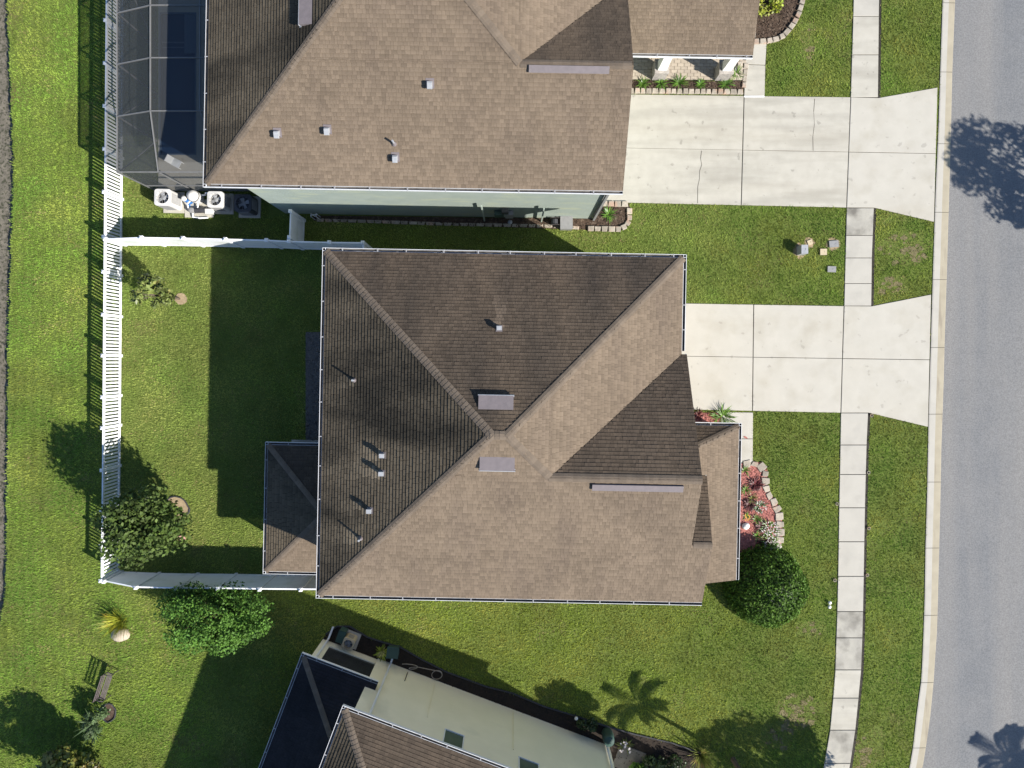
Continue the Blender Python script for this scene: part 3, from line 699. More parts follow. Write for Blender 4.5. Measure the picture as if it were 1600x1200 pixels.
b.add(g0 + g1, [(0, 1, 2), (5, 4, 3), (0, 3, 4, 1), (1, 4, 5, 2), (2, 5, 3, 0)]); b.part("gable_wall", M_['green_wall'], north)
window(north, G, -3.1, -2.15, .36, 4.95, 5.35, (0, -1), 'glass'); window(north, G, 2.4, 3.4, .36, 4.95, 5.35, (0, -1), 'glass')
b = MB(); q = G.P(7.58, .30); b.beam(q + Vector((0, 0, .1)), q + Vector((0, 0, ZN - .15)), .12, .10); b.part("downspout", M_['grey'], north)
for u, zz in ((757, 2.9), (846, 2.6)):
    b = MB(); q = gp(u, 341 + (u - 650) * .017); q.y -= .06
    b.beam(q + Vector((0, 0, .0)), q + Vector((0, 0, zz)), .07, .06); b.part("wall_pipe", M_['green_wall'], north)
for u, w_, z0, z1, m in ((781, .42, 1.0, 1.5, 'greygreen'), (796, .36, .8, 1.5, 'grey'), (790, .3, 1.6, 2.0, 'dark')):
    b = MB(); q = gp(u, 340); b.box((q.x, q.y - .12, z0), (w_, .2, z1 - z0)); b.part("meter_box", M_[m], north)
b = MB(); q = gp(797, 342); b.lathe((q.x, q.y - .25, .35), [(.08, 0), (.11, .05), (.11, .12), (.05, .18)], 10); b.part("meter_dome", M_['zinc'], north)
EXCL.append([(420, 337), (928, 342), (928, -300), (420, -300)])
# porch floor and pillars
pf = [(950, -20), (1166, -20), (1163, 126.5), (950, 125)]
b = MB(); P = [gp(*p) for p in pf]; b.prism([(p.x, p.y) for p in P], -.05, .06); fl = b.part("porch_floor", M_['joint'], north); EXCL.append(pf)
tm = []
for k in range(4):
    b = MB(); b.prism([(0, 0), (.295, 0), (.295, .145), (0, .145)], 0, .028, cham=.006, tint=.2 + .2 * k); tm.append(b.mesh("paver", M_['paver']))
cnt = 0
for j in range(20):
    for i in range(20):
        q = gp(956 + i * 10.2 + (5.1 if j % 2 else 0), 124.6 - j * 5.15 + i * .06)
        if q.x > gp(1160, 0).x - .1 or cnt >= 290: continue
        inst("paver", random.choice(tm), fl, Matrix.Translation((q.x, q.y, .06)) @ Matrix.Rotation(R(-1), 4, 'Z')); cnt += 1
for u, v in ((1028, 116.5), (1126, 117.5)):
    b = MB(); q = gp(u, v); rot = Matrix.Rotation(R(-1), 4, 'Z')
    b.box((q.x, q.y, .09), (.42, .42, 2.5), rot, taper=.88); pil = b.part("porch_pillar", M_['white_wall'], north)
    b = MB(); b.box((q.x, q.y, .06), (.60, .60, .75), rot); b.box((q.x, q.y, .81), (.66, .66, .06), rot); b.part("stone_base", M_['stone_face'], pil)

# ---- the cream house to the south-west, turned
S = Frame(582, 1009, -20.7)
ZS = 5.3; WS, DS = 12.5, 14.4
south = thing("house", "cream walled two storey house set at an angle, at the bottom edge", "house", S.P(6, -7))
hw = WS / 2
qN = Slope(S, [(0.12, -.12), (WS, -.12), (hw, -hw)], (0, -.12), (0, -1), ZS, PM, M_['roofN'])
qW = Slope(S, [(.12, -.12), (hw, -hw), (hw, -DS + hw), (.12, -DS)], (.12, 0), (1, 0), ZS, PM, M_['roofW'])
qE = Slope(S, [(WS, -.12), (WS, -DS), (hw, -DS + hw), (hw, -hw)], (WS, 0), (-1, 0), ZS, PM, M_['roofS'])
qS = Slope(S, [(.12, -DS), (WS, -DS), (hw, -DS + hw)], (0, -DS), (0, 1), ZS, PM, M_['roofS'])
ql = 2.6
kW = Slope(S, [(-2.5, -.22), (.45, -3.17), (.45, -8), (-2.5, -8)], (-2.5, 0), (1, 0), ql, .3, M_['roofShade'])
kN = Slope(S, [(-2.5, -.22), (.45, -.22), (.45, -3.17)], (0, -.22), (0, -1), ql, .3, M_['roofShade'])
kN2 = Slope(S, [(.45, -.22), (.92, -.22), (.92, -.5), (.45, -.5)], (0, -.22), (0, -1), ql, .3, M_['roofShade'])
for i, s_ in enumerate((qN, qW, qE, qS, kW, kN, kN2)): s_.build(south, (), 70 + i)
caps(qN.deck, S, (.12, -.12), (hw, -hw), qW, qN); caps(kW.deck, S, (-2.5, -.22), (.45, -3.17), kW, kN, .12)
gutter(south, S.P(0, -.12), S.P(WS + .1, -.12), ZS, S.D(0, 1), 1.25); gutter(south, S.P(.12, 0), S.P(.12, -DS), ZS, S.D(-1, 0), 1.3)
gutter(south, S.P(-2.62, -.22), S.P(.92, -.22), ql, S.D(0, 1), 1.2); gutter(south, S.P(-2.5, -.1), S.P(-2.5, -8), ql, S.D(-1, 0), 1.3)
wall_prism(S, [(.45, -.45), (12.15, -.45), (12.15, -14.1), (.45, -14.1)], 0, ZS - .14).part("wall", M_['cream_wall'], south)
for pts, z0, z1 in (([(-2.3, -.5), (.44, -.5), (.44, -.62), (-2.3, -.62)], 0, .45), ([(-2.3, -.5), (.44, -.5), (.44, -.62), (-2.3, -.62)], 2.2, 2.5), ([(-2.3, -.5), (-1.85, -.5), (-1.85, -.62), (-2.3, -.62)], .45, 2.2), ([(-2.3, -.62), (-2.18, -.62), (-2.18, -7.7), (-2.3, -7.7)], 0, .45), ([(-2.3, -3.5), (-2.18, -3.5), (-2.18, -3.9), (-2.3, -3.9)], .45, 2.5)):
    wall_prism(S, pts, z0, z1).part("lanai_wall", M_['cream_wall'], south)
b = MB(); b.add([S.P(-1.85, -.56, .45), S.P(.44, -.56, .45), S.P(.44, -.56, 2.2), S.P(-1.85, -.56, 2.2)], [(0, 1, 2, 3)]); b.part("screen_panel", M_['screen_dark'], south)
b = MB(); b.add([S.P(-2.24, -.62, .45), S.P(-2.24, -7.7, .45), S.P(-2.24, -7.7, 2.5), S.P(-2.24, -.62, 2.5)], [(0, 1, 2, 3)]); b.part("screen_panel", M_['screen_dark'], south)
wall_prism(S, [(-2.3, -.5), (.44, -.5), (.44, -7.7), (-2.3, -7.7)], -.05, .05).part("lanai_floor", M_['concrete3'], south)
window(south, S, 4.23, 5.12, -.45, 3.55, 4.6); window(south, S, 7.52, 8.45, -.45, 3.55, 4.6)
downspout(south, S.P(1.1, -.36), ZS - .1, S.D(0, 1), .32); downspout(south, S.P(-2.05, -.38), ql - .1, S.D(0, 1), .6); downspout(south, S.P(11.95, -.36), ZS - .1, S.D(0, 1), .45)
b = MB(); q = S.P(2.0, -.43); b.tube([q + Vector((0, 0, .3)), q + Vector((0, 0, 1.1))], .02, 5); b.part("conduit", M_['dark'], south)
for aa, z1 in ((3.4, 3.2), (7.3, 3.2)):
    b = MB(); q = S.P(aa, -.44); b.beam(q + Vector((0, 0, .2)), q + Vector((0, 0, z1)), .035, .03); b.part("conduit", M_['cream_wall'], south)
EXCL.append([tuple(((S.P(a_, b_).x * PPM + CU), CV - S.P(a_, b_).y * PPM)) for a_, b_ in ((-2.4, -.5), (12.2, -.5), (12.2, -14), (-2.4, -14))])

# ------------------------------------------------------------------ pool, deck and screen cage
deckpoly = [(249, -120), (420, -120), (420, 300), (249, 299)]
EXCL.append(deckpoly)
pd = thing("pool_deck", "pale concrete pool deck inside the screen cage", "deck", gp(335, 90))
pool_plan = (252, 22, 307, 242)
def rectm(u0, v0, u1, v1): return [(gp(u0, v0).x, gp(u0, v0).y), (gp(u1, v0).x, gp(u1, v0).y), (gp(u1, v1).x, gp(u1, v1).y), (gp(u0, v1).x, gp(u0, v1).y)]
b = MB()
for q in ((249, -120, 251, 299), (251, 243, 420, 299), (308, -120, 420, 243), (251, -120, 308, 21)): b.prism(rectm(*q), -.05, .09)
b.part("slab", M_['concrete'], pd)
pool = thing("swimming_pool", "long dark blue swimming pool in the shade of the screen cage", "swimming pool", gp(279, 130))
b = MB(); b.prism(rectm(251.3, 21.3, 307.7, 242.7), -.28, .04); b.part("water", M_['water'], pool)
b = MB()
for q in ((251, 21, 253, 243), (306, 21, 308, 243), (253, 21, 306, 23), (253, 241, 306, 243)): b.prism(rectm(*q), -.2, .10)
b.part("coping", M_['pooltile'], pool)
b = MB(); b.prism(rectm(289, 23.3, 305.7, 84), -.2, .055); b.part("tanning_ledge", M_['pooltile'], pool)
b = MB(); b.prism(rectm(254, 66, 288.5, 68), -.2, .046); b.prism(rectm(254, 74, 288.5, 75.5), -.2, .046); b.part("step", M_['pooltile'], pool)
ch = thing("pool_chair", "small white low chair by the end of the pool", "chair", gp(281, 258))
Mc = Matrix.Translation(gp(281, 258, .09)) @ Matrix.Rotation(R(-28), 4, 'Z')
b = MB(); b.box((0, 0, .22), (.42, .36, .03)); inst("seat", b.mesh("seat", M_['vinyl']), ch, Mc)
b = MB(); b.add([(-.19, -.17, .25), (-.19, .17, .25), (-.34, .17, .55), (-.34, -.17, .55), (-.22, -.17, .25), (-.22, .17, .25), (-.37, .17, .55), (-.37, -.17, .55)], [(0, 1, 2, 3), (7, 6, 5, 4), (0, 4, 5, 1), (1, 5, 6, 2), (2, 6, 7, 3), (3, 7, 4, 0)]); inst("backrest", b.mesh("backrest", M_['vinyl']), ch, Mc)
for x, y in ((-.18, -.15), (.18, -.15), (.18, .15), (-.18, .15)):
    b = MB(); b.box((x, y, 0), (.035, .035, .22)); inst("leg", b.mesh("leg", M_['vinyl']), ch, Mc)
cage = thing("screen_enclosure", "aluminium framed screen cage over the pool beside the green house", "screen cage", gp(320, 130))
zE, zR, uW, uR, uH, vS, vR = 3.1, 3.7, 246, 304, 408, 299, 221
vb = [-150, -70, 3, 76, 148, 221]
def CB(p, q, w=.038, h=.08): b = MB(); b.beam(p, q, w, h); b.part("beam", M_['beam'], cage)
ang = lambda v: v
for v in vb:
    CB(gp(uW, v, zE), gp(uR, v, zR)); CB(gp(uR, v, zR), gp(uH, v, zR)); CB(gp(uW, v, .05), gp(uW, v, zE), .06, .06)
CB(gp(uW, -150, zE), gp(uW, vS, zE)); CB(gp(uR, -150, zR), gp(uR, vR, zR)); CB(gp(uW, vS, zE), gp(uH, vS, zE)); CB(gp(uR, vR, zR), gp(uR, vS, zE))
CB(gp(uW, vS, .05), gp(uW, vS, zE)); CB(gp(uR, vS, .05), gp(uR, vS, zE)); CB(gp(372, vR, zR), gp(396, vS, zE), .05, .05); CB(gp(372, -150, zR), gp(372, vR, zR), .05, .05)
CB(gp(uW, vS, 1.0), gp(uH, vS, 1.0), .05, .05); CB(gp(uW, 148, .1), gp(uW, 221, 3.0), .04, .04); CB(gp(uW, 3, 3.0), gp(uW, 76, .1), .04, .04); CB(gp(uW, 221, .1), gp(uW, vS, 3.0), .04, .04)
def SP(*p): b = MB(); b.add(p, [tuple(range(len(p)))]); b.part("screen_panel", M_['screen'], cage)
for v0, v1 in zip(vb[:-1], vb[1:]):
    SP(gp(uW, v0, zE), gp(uR, v0, zR), gp(uR, v1, zR), gp(uW, v1, zE)); SP(gp(uR, v0, zR), gp(uH, v0, zR), gp(uH, v1, zR), gp(uR, v1, zR)); SP(gp(uW, v0, .05), gp(uW, v1, .05), gp(uW, v1, zE), gp(uW, v0, zE))
SP(gp(uW, vR, zE), gp(uR, vR, zR), gp(uR, vS, zE)); SP(gp(uW, vR, zE), gp(uR, vS, zE), gp(uW, vS, zE)); SP(gp(uR, vR, zR), gp(uH, vR, zR), gp(uH, vS, zE), gp(uR, vS, zE))
SP(gp(uW, vR, .05), gp(uW, vS, .05), gp(uW, vS, zE), gp(uW, vR, zE)); SP(gp(uW, vS, .05), gp(uR, vS, .05), gp(uR, vS, zE), gp(uW, vS, zE)); SP(gp(uR, vS, .05), gp(uH, vS, .05), gp(uH, vS, zE), gp(uR, vS, zE))

# ------------------------------------------------------------------ fences
def lerp(p, q, t): return (p[0] + (q[0] - p[0]) * t, p[1] + (q[1] - p[1]) * t)
pk = thing("picket_fence", "white vinyl picket fence along the back of the yards", "fence", gp(190, 450))
fx = lambda v: 195.0 - (v + 80) * .0078 if v < 700 else 188.9 - (v - 700) * .011
posts_v = [-136, -72, -8, 56, 120, 184, 248, 312, 379, 431, 495, 556, 618, 664, 727, 789, 840, 892]
zt_ = 1.32
pm_ = {}
b = MB(); b.box((0, 0, 0), (.03, .085, zt_ - .20)); pick = b.mesh("picket", M_['vinyl'])
b = MB(); b.box((0, 0, 0), (.125, .125, zt_ + .08)); pst = b.mesh("post", M_['vinyl'])
b = MB(); b.box((0, 0, 0), (.155, .155, .03)); b.box((0, 0, .03), (.14, .14, .06), taper=.15); pcap = b.mesh("post_cap", M_['vinyl'])
npk = 0
for i, v in enumerate(posts_v):
    p = gp(fx(v), v); o = inst("post", pst, pk, Matrix.Translation(p)); inst("post_cap", pcap, o, Matrix.Translation(p + Vector((0, 0, zt_ + .08))))
    if i + 1 == len(posts_v): break
    q = gp(fx(posts_v[i + 1]), posts_v[i + 1]); d = (q - p).normalized(); L = (q - p).length
    for z, h in ((.12, .10), (zt_ - .03, .11)):
        b = MB(); b.beam(p + d * .063 + Vector((0, 0, z)), q - d * .063 + Vector((0, 0, z)), .055, h); b.part("rail", M_['vinyl'], pk)
    n = max(2, int(round(L / .158)) - 1); rot = Matrix.Rotation(math.atan2(d.y, d.x) + math.pi / 2, 4, 'Z')
    for k in range(1, n + 1):
        c = p + d * (L * k / (n + 1)); c.z = .14
        if npk < 298: inst("picket", pick, pk, Matrix.Translation(c) @ rot); npk += 1
def privacy(name, label, pts, tops, skip_last=False):
    f = thing(name, label, "fence" if name != "gate" else "gate", gp(*pts[0]))
    for i, (u, v) in enumerate(pts):
        p = gp(u, v); zt = tops[i]
        b = MB(); b.box(p, (.13, .13, zt + .06)); po = b.part("post", M_['vinyl'], f)
        b = MB(); b.box(p + Vector((0, 0, zt + .06)), (.16, .16, .03)); b.box(p + Vector((0, 0, zt + .09)), (.145, .145, .06), taper=.15); b.part("post_cap", M_['vinyl'], po)
        if i + 1 == len(pts): break
        q = gp(*pts[i + 1]); d = (q - p).normalized(); L = (q - p).length; zq = tops[i + 1]
        for z0, z1, w in ((.12, .12, .06), (zt - .06, zq - .06, .06)):
            b = MB(); b.beam(p + d * .065 + Vector((0, 0, z0)), q - d * .065 + Vector((0, 0, z1)), w, .12); b.part("rail", M_['vinyl'], f)
        nb = max(2, int(round((L - .13) / .17))); wv = (L - .13) / nb
        for k in range(nb):
            t0 = .065 + wv * k; t1 = t0 + wv - .006; nrm = Vector((-d.y, d.x, 0)) * .016
            z0 = zt + (zq - zt) * t0 / L - .1; z1 = zt + (zq - zt) * t1 / L - .1
            vs = []
            for s_ in (1, -1):
                vs += [p + d * t0 + nrm * s_ + Vector((0, 0, .15)), p + d * t1 + nrm * s_ + Vector((0, 0, .15)), p + d * t1 + nrm * s_ + Vector((0, 0, z1)), p + d * t0 + nrm * s_ + Vector((0, 0, z0))]
            b = MB(); b.add(vs, [(0, 1, 2, 3), (7, 6, 5, 4), (0, 4, 5, 1), (1, 5, 6, 2), (2, 6, 7, 3), (3, 7, 4, 0)]); b.part("board", M_['vinyl'], f)
    return f
zf = 1.9
privacy("privacy_fence", "white solid vinyl fence between the back yard and the green house", [(197, 383), (258, 383.5), (319, 384.5), (381, 386), (441, 387.3), (474, 389), (533, 390.5), (582, 391), (584, 434)], [1.5] + [zf] * 8)
privacy("privacy_fence", "white solid vinyl fence along the south side of the back yard", [(191.5, 893), (250, 895.5), (310, 896.5), (370, 897), (431, 898), (491, 898.5), (557, 899)], [1.34] + [zf] * 6)
privacy("gate", "white vinyl gate panel leading to the green house wall", [(474.5, 383), (476, 345)], [zf, zf])

# ------------------------------------------------------------------ foliage
def leaf_mesh(name, m, clumps, n, size, seed, flat=.5, shell=.55, shape=1.0):
    """folded diamond leaves spread through clumps (x,y,z,rx,ry,rz) in metres"""
    rs = np.random.RandomState(seed)
    cl = np.array(clumps); vol = (cl[:, 3] * cl[:, 4] * cl[:, 5]) ** .75; pr = vol / vol.sum()
    ci = rs.choice(len(cl), n, p=pr); c = cl[ci]
    d = rs.normal(size=(n, 3)); d /= np.linalg.norm(d, axis=1)[:, None]
    rad = shell + (1 - shell) * rs.rand(n) ** .8; rad *= rs.normal(1, .07, n)
    P = c[:, :3] + d * c[:, 3:6] * rad[:, None]
    nr = d * .8 + rs.normal(size=(n, 3)) * .75; nr[:, 2] += flat; nr /= np.linalg.norm(nr, axis=1)[:, None]
    t = np.cross(nr, rs.normal(size=(n, 3))); t /= np.linalg.norm(t, axis=1)[:, None]
    s = np.cross(nr, t); L = size * rs.uniform(.65, 1.25, n)[:, None]; Wd = L * .34 * shape
    v = np.stack([P - t * L * .5, P + s * Wd - nr * L * .05, P + t * L * .5, P - s * Wd - nr * L * .05], 1)
    v[:, :, 2] = np.maximum(v[:, :, 2], .02)
    return tri_obj(name, m, v.reshape(-1, 3), quad_idx(n), np.repeat(np.clip(rs.normal(.5, .22, n) + rs.normal(0, .24, len(cl))[ci], 0, 1), 4))
def quad_idx(n):
    base = (np.arange(n) * 4)[:, None]; return (base + np.array([[0, 1, 2, 0, 2, 3]])).reshape(-1)
def tri_obj(name, m, V, I, T):
    me = bpy.data.meshes.new(name); nt = len(I) // 3
    me.vertices.add(len(V)); me.vertices.foreach_set("co", V.astype(np.float32).ravel())
    me.loops.add(len(I)); me.loops.foreach_set("vertex_index", I.astype(np.int32))
    me.polygons.add(nt); me.polygons.foreach_set("loop_start", (np.arange(nt) * 3).astype(np.int32))
    try: me.polygons.foreach_set("loop_total", np.full(nt, 3, np.int32))
    except Exception: pass
    a = me.attributes.new("tint", 'FLOAT', 'POINT'); a.data.foreach_set("value", T.astype(np.float32))
    me.materials.append(m); me.update(calc_edges=True); return me
def hang(name, me, parent, kind=None):
    """mesh given relative to the thing's base"""
    return tag(inst(name, me, parent, WM[parent.name]), kind=kind)
def ball_clumps(c, rr, n, seed, size=(.38, .6)):
    rs = random.Random(seed); out = []
    for i in range(n):
        while True:
            p = Vector((rs.uniform(-1, 1), rs.uniform(-1, 1), rs.uniform(-1, 1)))
            if p.length < 1: break
        k = rs.uniform(*size); q = p.normalized() * (p.length ** .5) * (1 - k * .75)
        out.append((c[0] + q.x * rr[0], c[1] + q.y * rr[1], c[2] + q.z * rr[2], k * rr[0], k * rr[1], k * rr[2] * .9))
    return out
def tree(name, label, uv, c, rr, ncl, nleaf, size, m, seed, cat="tree", trunk_r=.09, group=None, csize=(.38, .6), loosen=None, flat=.5):
    t = thing(name, label, cat, gp(*uv), group)
    cl = ball_clumps(c, rr, ncl, seed, csize)
    b = MB(); fork = Vector((c[0] * .45, c[1] * .45, max(.25, c[2] - rr[2] * .75)))
    b.tube([(0, 0, -.05), fork * .55 + Vector((.02, .01, 0)), fork, Vector(c)], [trunk_r * 1.25, trunk_r, trunk_r * .8, trunk_r * .3], 8)
    for q in cl[:14]: e = Vector(q[:3]); b.tube([fork, fork.lerp(e, .5) + Vector((0, 0, .06)), e], [trunk_r * .5, trunk_r * .3, trunk_r * .12], 5)
    inst("trunk", b.mesh("trunk", M_['bark']), t, WM[t.name])
    hang("crown", leaf_mesh("crown", M_[m], cl, nleaf, size, seed, flat), t)
    return t
def mulch_ring(name, label, u, v, ru, rv, m, seed, ring=True):
    rs = random.Random(seed); pts = []
    for k in range(22):
        a = 2 * math.pi * k / 22; q = rs.uniform(.93, 1.06); pts.append((u + ru * q * math.cos(a), v + rv * q * math.sin(a)))
    EXCL.append(pts); t = thing(name, label, "mulch ring", gp(u, v))
    b = MB(); P = [gp(*p) for p in pts]; b.prism([(p.x, p.y) for p in P], -.05, .025); b.part("soil", m, t)
    if ring:
        b = MB(); b.tube([gp(*p, .05) for p in pts + pts[:1]], .035, 5, cap=False); b.part("edging", M_['dark'], t)
    return t
mulch_ring("mulch_ring", "bare sandy ring at the foot of the young tree", 283, 467, 10, 9, M_['sand'], 1, False)
tree("young_tree", "young loose tree by the picket fence", (281, 467), (-.30, .02, 2.0), (.95, .85, .95), 12, 950, .19, 'leaf_young', 5, csize=(.25, .42), trunk_r=.045)
mulch_ring("mulch_ring", "large round mulch ring under the glossy dark tree", 276, 795, 20, 19, M_['sand'], 2)
tree("magnolia_tree", "large glossy dark leaved tree in the corner of the picket fence", (274, 797), (.16, -.1, 3.0), (1.9, 1.7, 2.0), 34, 7000, .18, 'leaf_mag', 8, csize=(.28, .42))
b = MB(); q = gp(285, 840); b.box((q.x, q.y, .0), (.32, .22, .09), Matrix.Rotation(.2, 3, 'Z')); b.solo("paver", M_['pinkpaver'], "single pink paver lying under the edge of the dark tree", "paver", loc=q)
t = tree("shrub", "wide bright green shrub outside the south privacy fence", (364, 937), (.05, -.05, 2.0), (3.1, 1.62, 1.5), 46, 17000, .115, 'leaf_bright', 12, "shrub", csize=(.15, .38), trunk_r=.06)
tree("olive_tree", "yellowish green bushy tree at the bottom left corner", (137, 1192), (0, 0, 2.1), (1.75, 1.75, 1.9), 30, 5000, .22, 'leaf_olive', 15, csize=(.28, .42), flat=.9)
# round clipped hedge
t = thing("round_hedge", "large round clipped dark green bush beside the front porch", "bush", gp(1191, 911))
rs = np.random.RandomState(4); n = 9000
d = rs.normal(size=(n, 3)); d /= np.linalg.norm(d, axis=1)[:, None]; d[:, 2] = np.abs(d[:, 2])
P_ = d * np.array([1.92, 1.88, 2.05]) * (rs.uniform(.88, 1.02, n) + .035 * np.sin(d[:, 0] * 8 + 1) * np.cos(d[:, 1] * 7) + .02 * np.sin(d[:, 0] * 17 + d[:, 2] * 9) * np.cos(d[:, 1] * 15))[:, None]
nr = d + rs.normal(size=(n, 3)) * .65; nr /= np.linalg.norm(nr, axis=1)[:, None]
tt = np.cross(nr, rs.normal(size=(n, 3))); tt /= np.linalg.norm(tt, axis=1)[:, None]; ss = np.cross(nr, tt); L_ = rs.uniform(.09, .15, n)[:, None]
V = np.stack([P_ - tt * L_ * .5, P_ + ss * L_ * .33, P_ + tt * L_ * .5, P_ - ss * L_ * .33], 1); V[:, :, 2] = np.maximum(V[:, :, 2], .03)
hang("foliage", tri_obj("foliage", M_['leaf_hedge'], V.reshape(-1, 3), quad_idx(n), np.repeat(np.clip(rs.normal(.5, .25, n), 0, 1), 4)), t)
b = MB(); prof = [(1.66 * math.cos(R(k)), 1.78 * math.sin(R(k)) + .02) for k in range(0, 90, 15)]; b.lathe((0, 0, 0), prof, 20); inst("twig_core", b.mesh("twig_core", M_['leaf_dark']), t, WM[t.name])
b = MB(); b.tube([(0, 0, -.05), (.05, 0, .9)], [.12, .08], 8); inst("trunk", b.mesh("trunk", M_['bark']), t, WM[t.name])

def tuft(name, label, uv, n, L, w, m, seed, cat="plant", lift=(1.0, 1.45), droop=1.3, spread=.06, z=.0, group=None, rise=0):
    rs = random.Random(seed); t = thing(name, label, cat, gp(*uv, z), group); b = MB()
    for k in range(n):
        a = rs.uniform(0, 2 * math.pi); rr = rs.uniform(0, spread)
        b.blade((rr * math.cos(a), rr * math.sin(a), rise), a + rs.uniform(-.5, .5), L * rs.uniform(.6, 1.1), w, rs.uniform(*lift), droop * rs.uniform(.7, 1.2), rs.random())
    if rise: b.tube([(0, 0, 0), (0, 0, rise + .05)], [.07, .05], 7)
    inst("leaves", b.mesh("leaves", M_[m]), t, WM[t.name]); return t
def flowers(t, n, rad, h, m, seed, sz=.05):
    rs = random.Random(seed); b = MB()
    for k in range(n):
        a = rs.uniform(0, 6.28); r_ = rad * rs.random() ** .5; p = Vector((r_ * math.cos(a), r_ * math.sin(a), h * rs.uniform(.7, 1.1)))
        for j in range(5):
            aj = j * 1.2566 + a; d_ = Vector((math.cos(aj), math.sin(aj), .25)) * sz; e_ = Vector((-math.sin(aj), math.cos(aj), 0)) * sz * .45
            b.add([p, p + d_ * .6 + e_, p + d_, p + d_ * .6 - e_], [(0, 1, 2, 3)], 0, rs.random())
    tag(inst("flowers", b.mesh("flowers", M_[m]), t, WM[t.name]), kind="stuff")
tuft("golden_palm", "golden yellow feathery plant beside the pale boulder", (190, 968), 130, 1.1, .024, 'leaf_gold', 3, lift=(1.2, 1.56), droop=.6, spread=.34)
b = MB(); rs_ = random.Random(5); c = gp(190, 990.5)
prof = [(.40, -.03), (.42, .10), (.34, .24), (.18, .32), (.05, .34)]
b.lathe(c, prof, 11); b.v = [(x + rs_.uniform(-.04, .04), c.y + (y - c.y) * .78 + rs_.uniform(-.03, .03), z + rs_.uniform(-.02, .02)) for x, y, z in b.v]
b.solo("boulder", M_['rock'], "pale rounded boulder at the foot of the golden plant", "boulder", loc=c, smooth=True)
EXCL.append([(179, 985), (190, 981), (201, 986), (201, 996), (190, 1001), (180, 997)])
mulch_ring("mulch_ring", "small mulch ring with dark edging beside the garden bench", 171, 1113, 11, 14, M_['mulch'], 4)
t = tree("silver_shrub", "small silvery green shrub in the ring next to the bench", (166, 1113), (-.05, 0, .75), (.7, .75, .7), 9, 700, .16, 'leaf_silver', 19, "shrub", csize=(.3, .5), trunk_r=.03)
rs_ = random.Random(9); b = MB()
for k in range(26): b.blade((0, 0, .7), rs_.uniform(0, 6.28), rs_.uniform(.7, 1.2), .05, rs_.uniform(.9, 1.5), .7, rs_.random())
inst("shoots", b.mesh("shoots", M_['leaf_silver']), t, WM[t.name])
tuft("grass_clump", "loose grey green leafy clump between the bench shrub and the corner tree", (147, 1143), 40, .55, .05, 'leaf_silver', 33, spread=.22)

# garden bench
c = gp(174, 1064.5); Mb = Matrix.Translation(c) @ Matrix.Rotation(R(72), 4, 'Z') @ Matrix.Diagonal((1, .68, 1, 1))      # x along the seat, -y towards the lawn
bench = thing("garden_bench", "dark metal slatted garden bench on the grass", "bench", c)
def bp(b, nm, m): return inst(nm, b.mesh(nm, M_[m]), bench, Mb)
for k in range(4): b = MB(); b.box((0, -.20 + k * .095, .43), (1.28, .06, .025)); bp(b, "seat_slat", 'slat')
for k in range(3): b = MB(); b.beam((-.64, .17 + .02 * k, .56 + .12 * k), (.64, .17 + .02 * k, .56 + .12 * k), .025, .06); bp(b, "back_slat", 'slat')
b = MB()
for k in range(12): x = -.55 + k * .1; b.tube([(x, .16, .5), (x + .05, .18, .66), (x, .21, .82)], .012, 5)
bp(b, "back_scroll", 'iron')
for x in (-.62, .62):
    b = MB(); b.tube([(x, -.30, 0), (x, -.24, .22), (x, -.24, .43), (x, -.26, .60), (x, -.05, .66), (x, .20, .64)], .025, 6); b.tube([(x, .26, 0), (x, .16, .43), (x, .23, .88)], .025, 6); b.tube([(x, -.24, .42), (x, .2, .42)], .022, 6); bp(b, "side_frame", 'iron')

# ------------------------------------------------------------------ planting beds
def stone_row(t, line, w, L, h, seed, m='stone', gap=.02, jag=.0, lab=None):
    rs = random.Random(seed); P = [gp(*p) for p in line]
    acc = [0]
    for p, q in zip(P[:-1], P[1:]): acc.append(acc[-1] + (q - p).length)
    def pos(s):
        for i in range(len(P) - 1):
            if s <= acc[i + 1] or i == len(P) - 2:
                d = (P[i + 1] - P[i]).normalized(); return P[i] + d * (s - acc[i]), d
    s = 0
    while s < acc[-1] - L * .4:
        l = L * rs.uniform(.85, 1.15); p, d = pos(s + l / 2); ww = w * rs.uniform(1 - jag - .08, 1 + jag + .08)
        hl, hh = (l - gap) / 2, ww / 2
        pts = [(-hl, -hh), (hl, -hh), (hl * rs.uniform(.72, .95), hh), (-hl * rs.uniform(.72, .95), hh)]
        if jag: pts = [(x * rs.uniform(.8, 1.05), y * rs.uniform(.75, 1.15)) for x, y in pts]; pts.insert(2, (hl * 1.02, rs.uniform(-.2, .3) * hh))
        b = MB(); b.prism(pts, -.03, h * rs.uniform(.85, 1.15), cham=.02, tint=rs.random())
        inst("edging_stone", b.mesh("edging_stone", M_[m]), t, Matrix.Translation(p) @ Matrix.Rotation(math.atan2(d.y, d.x), 4, 'Z'))
        s += l
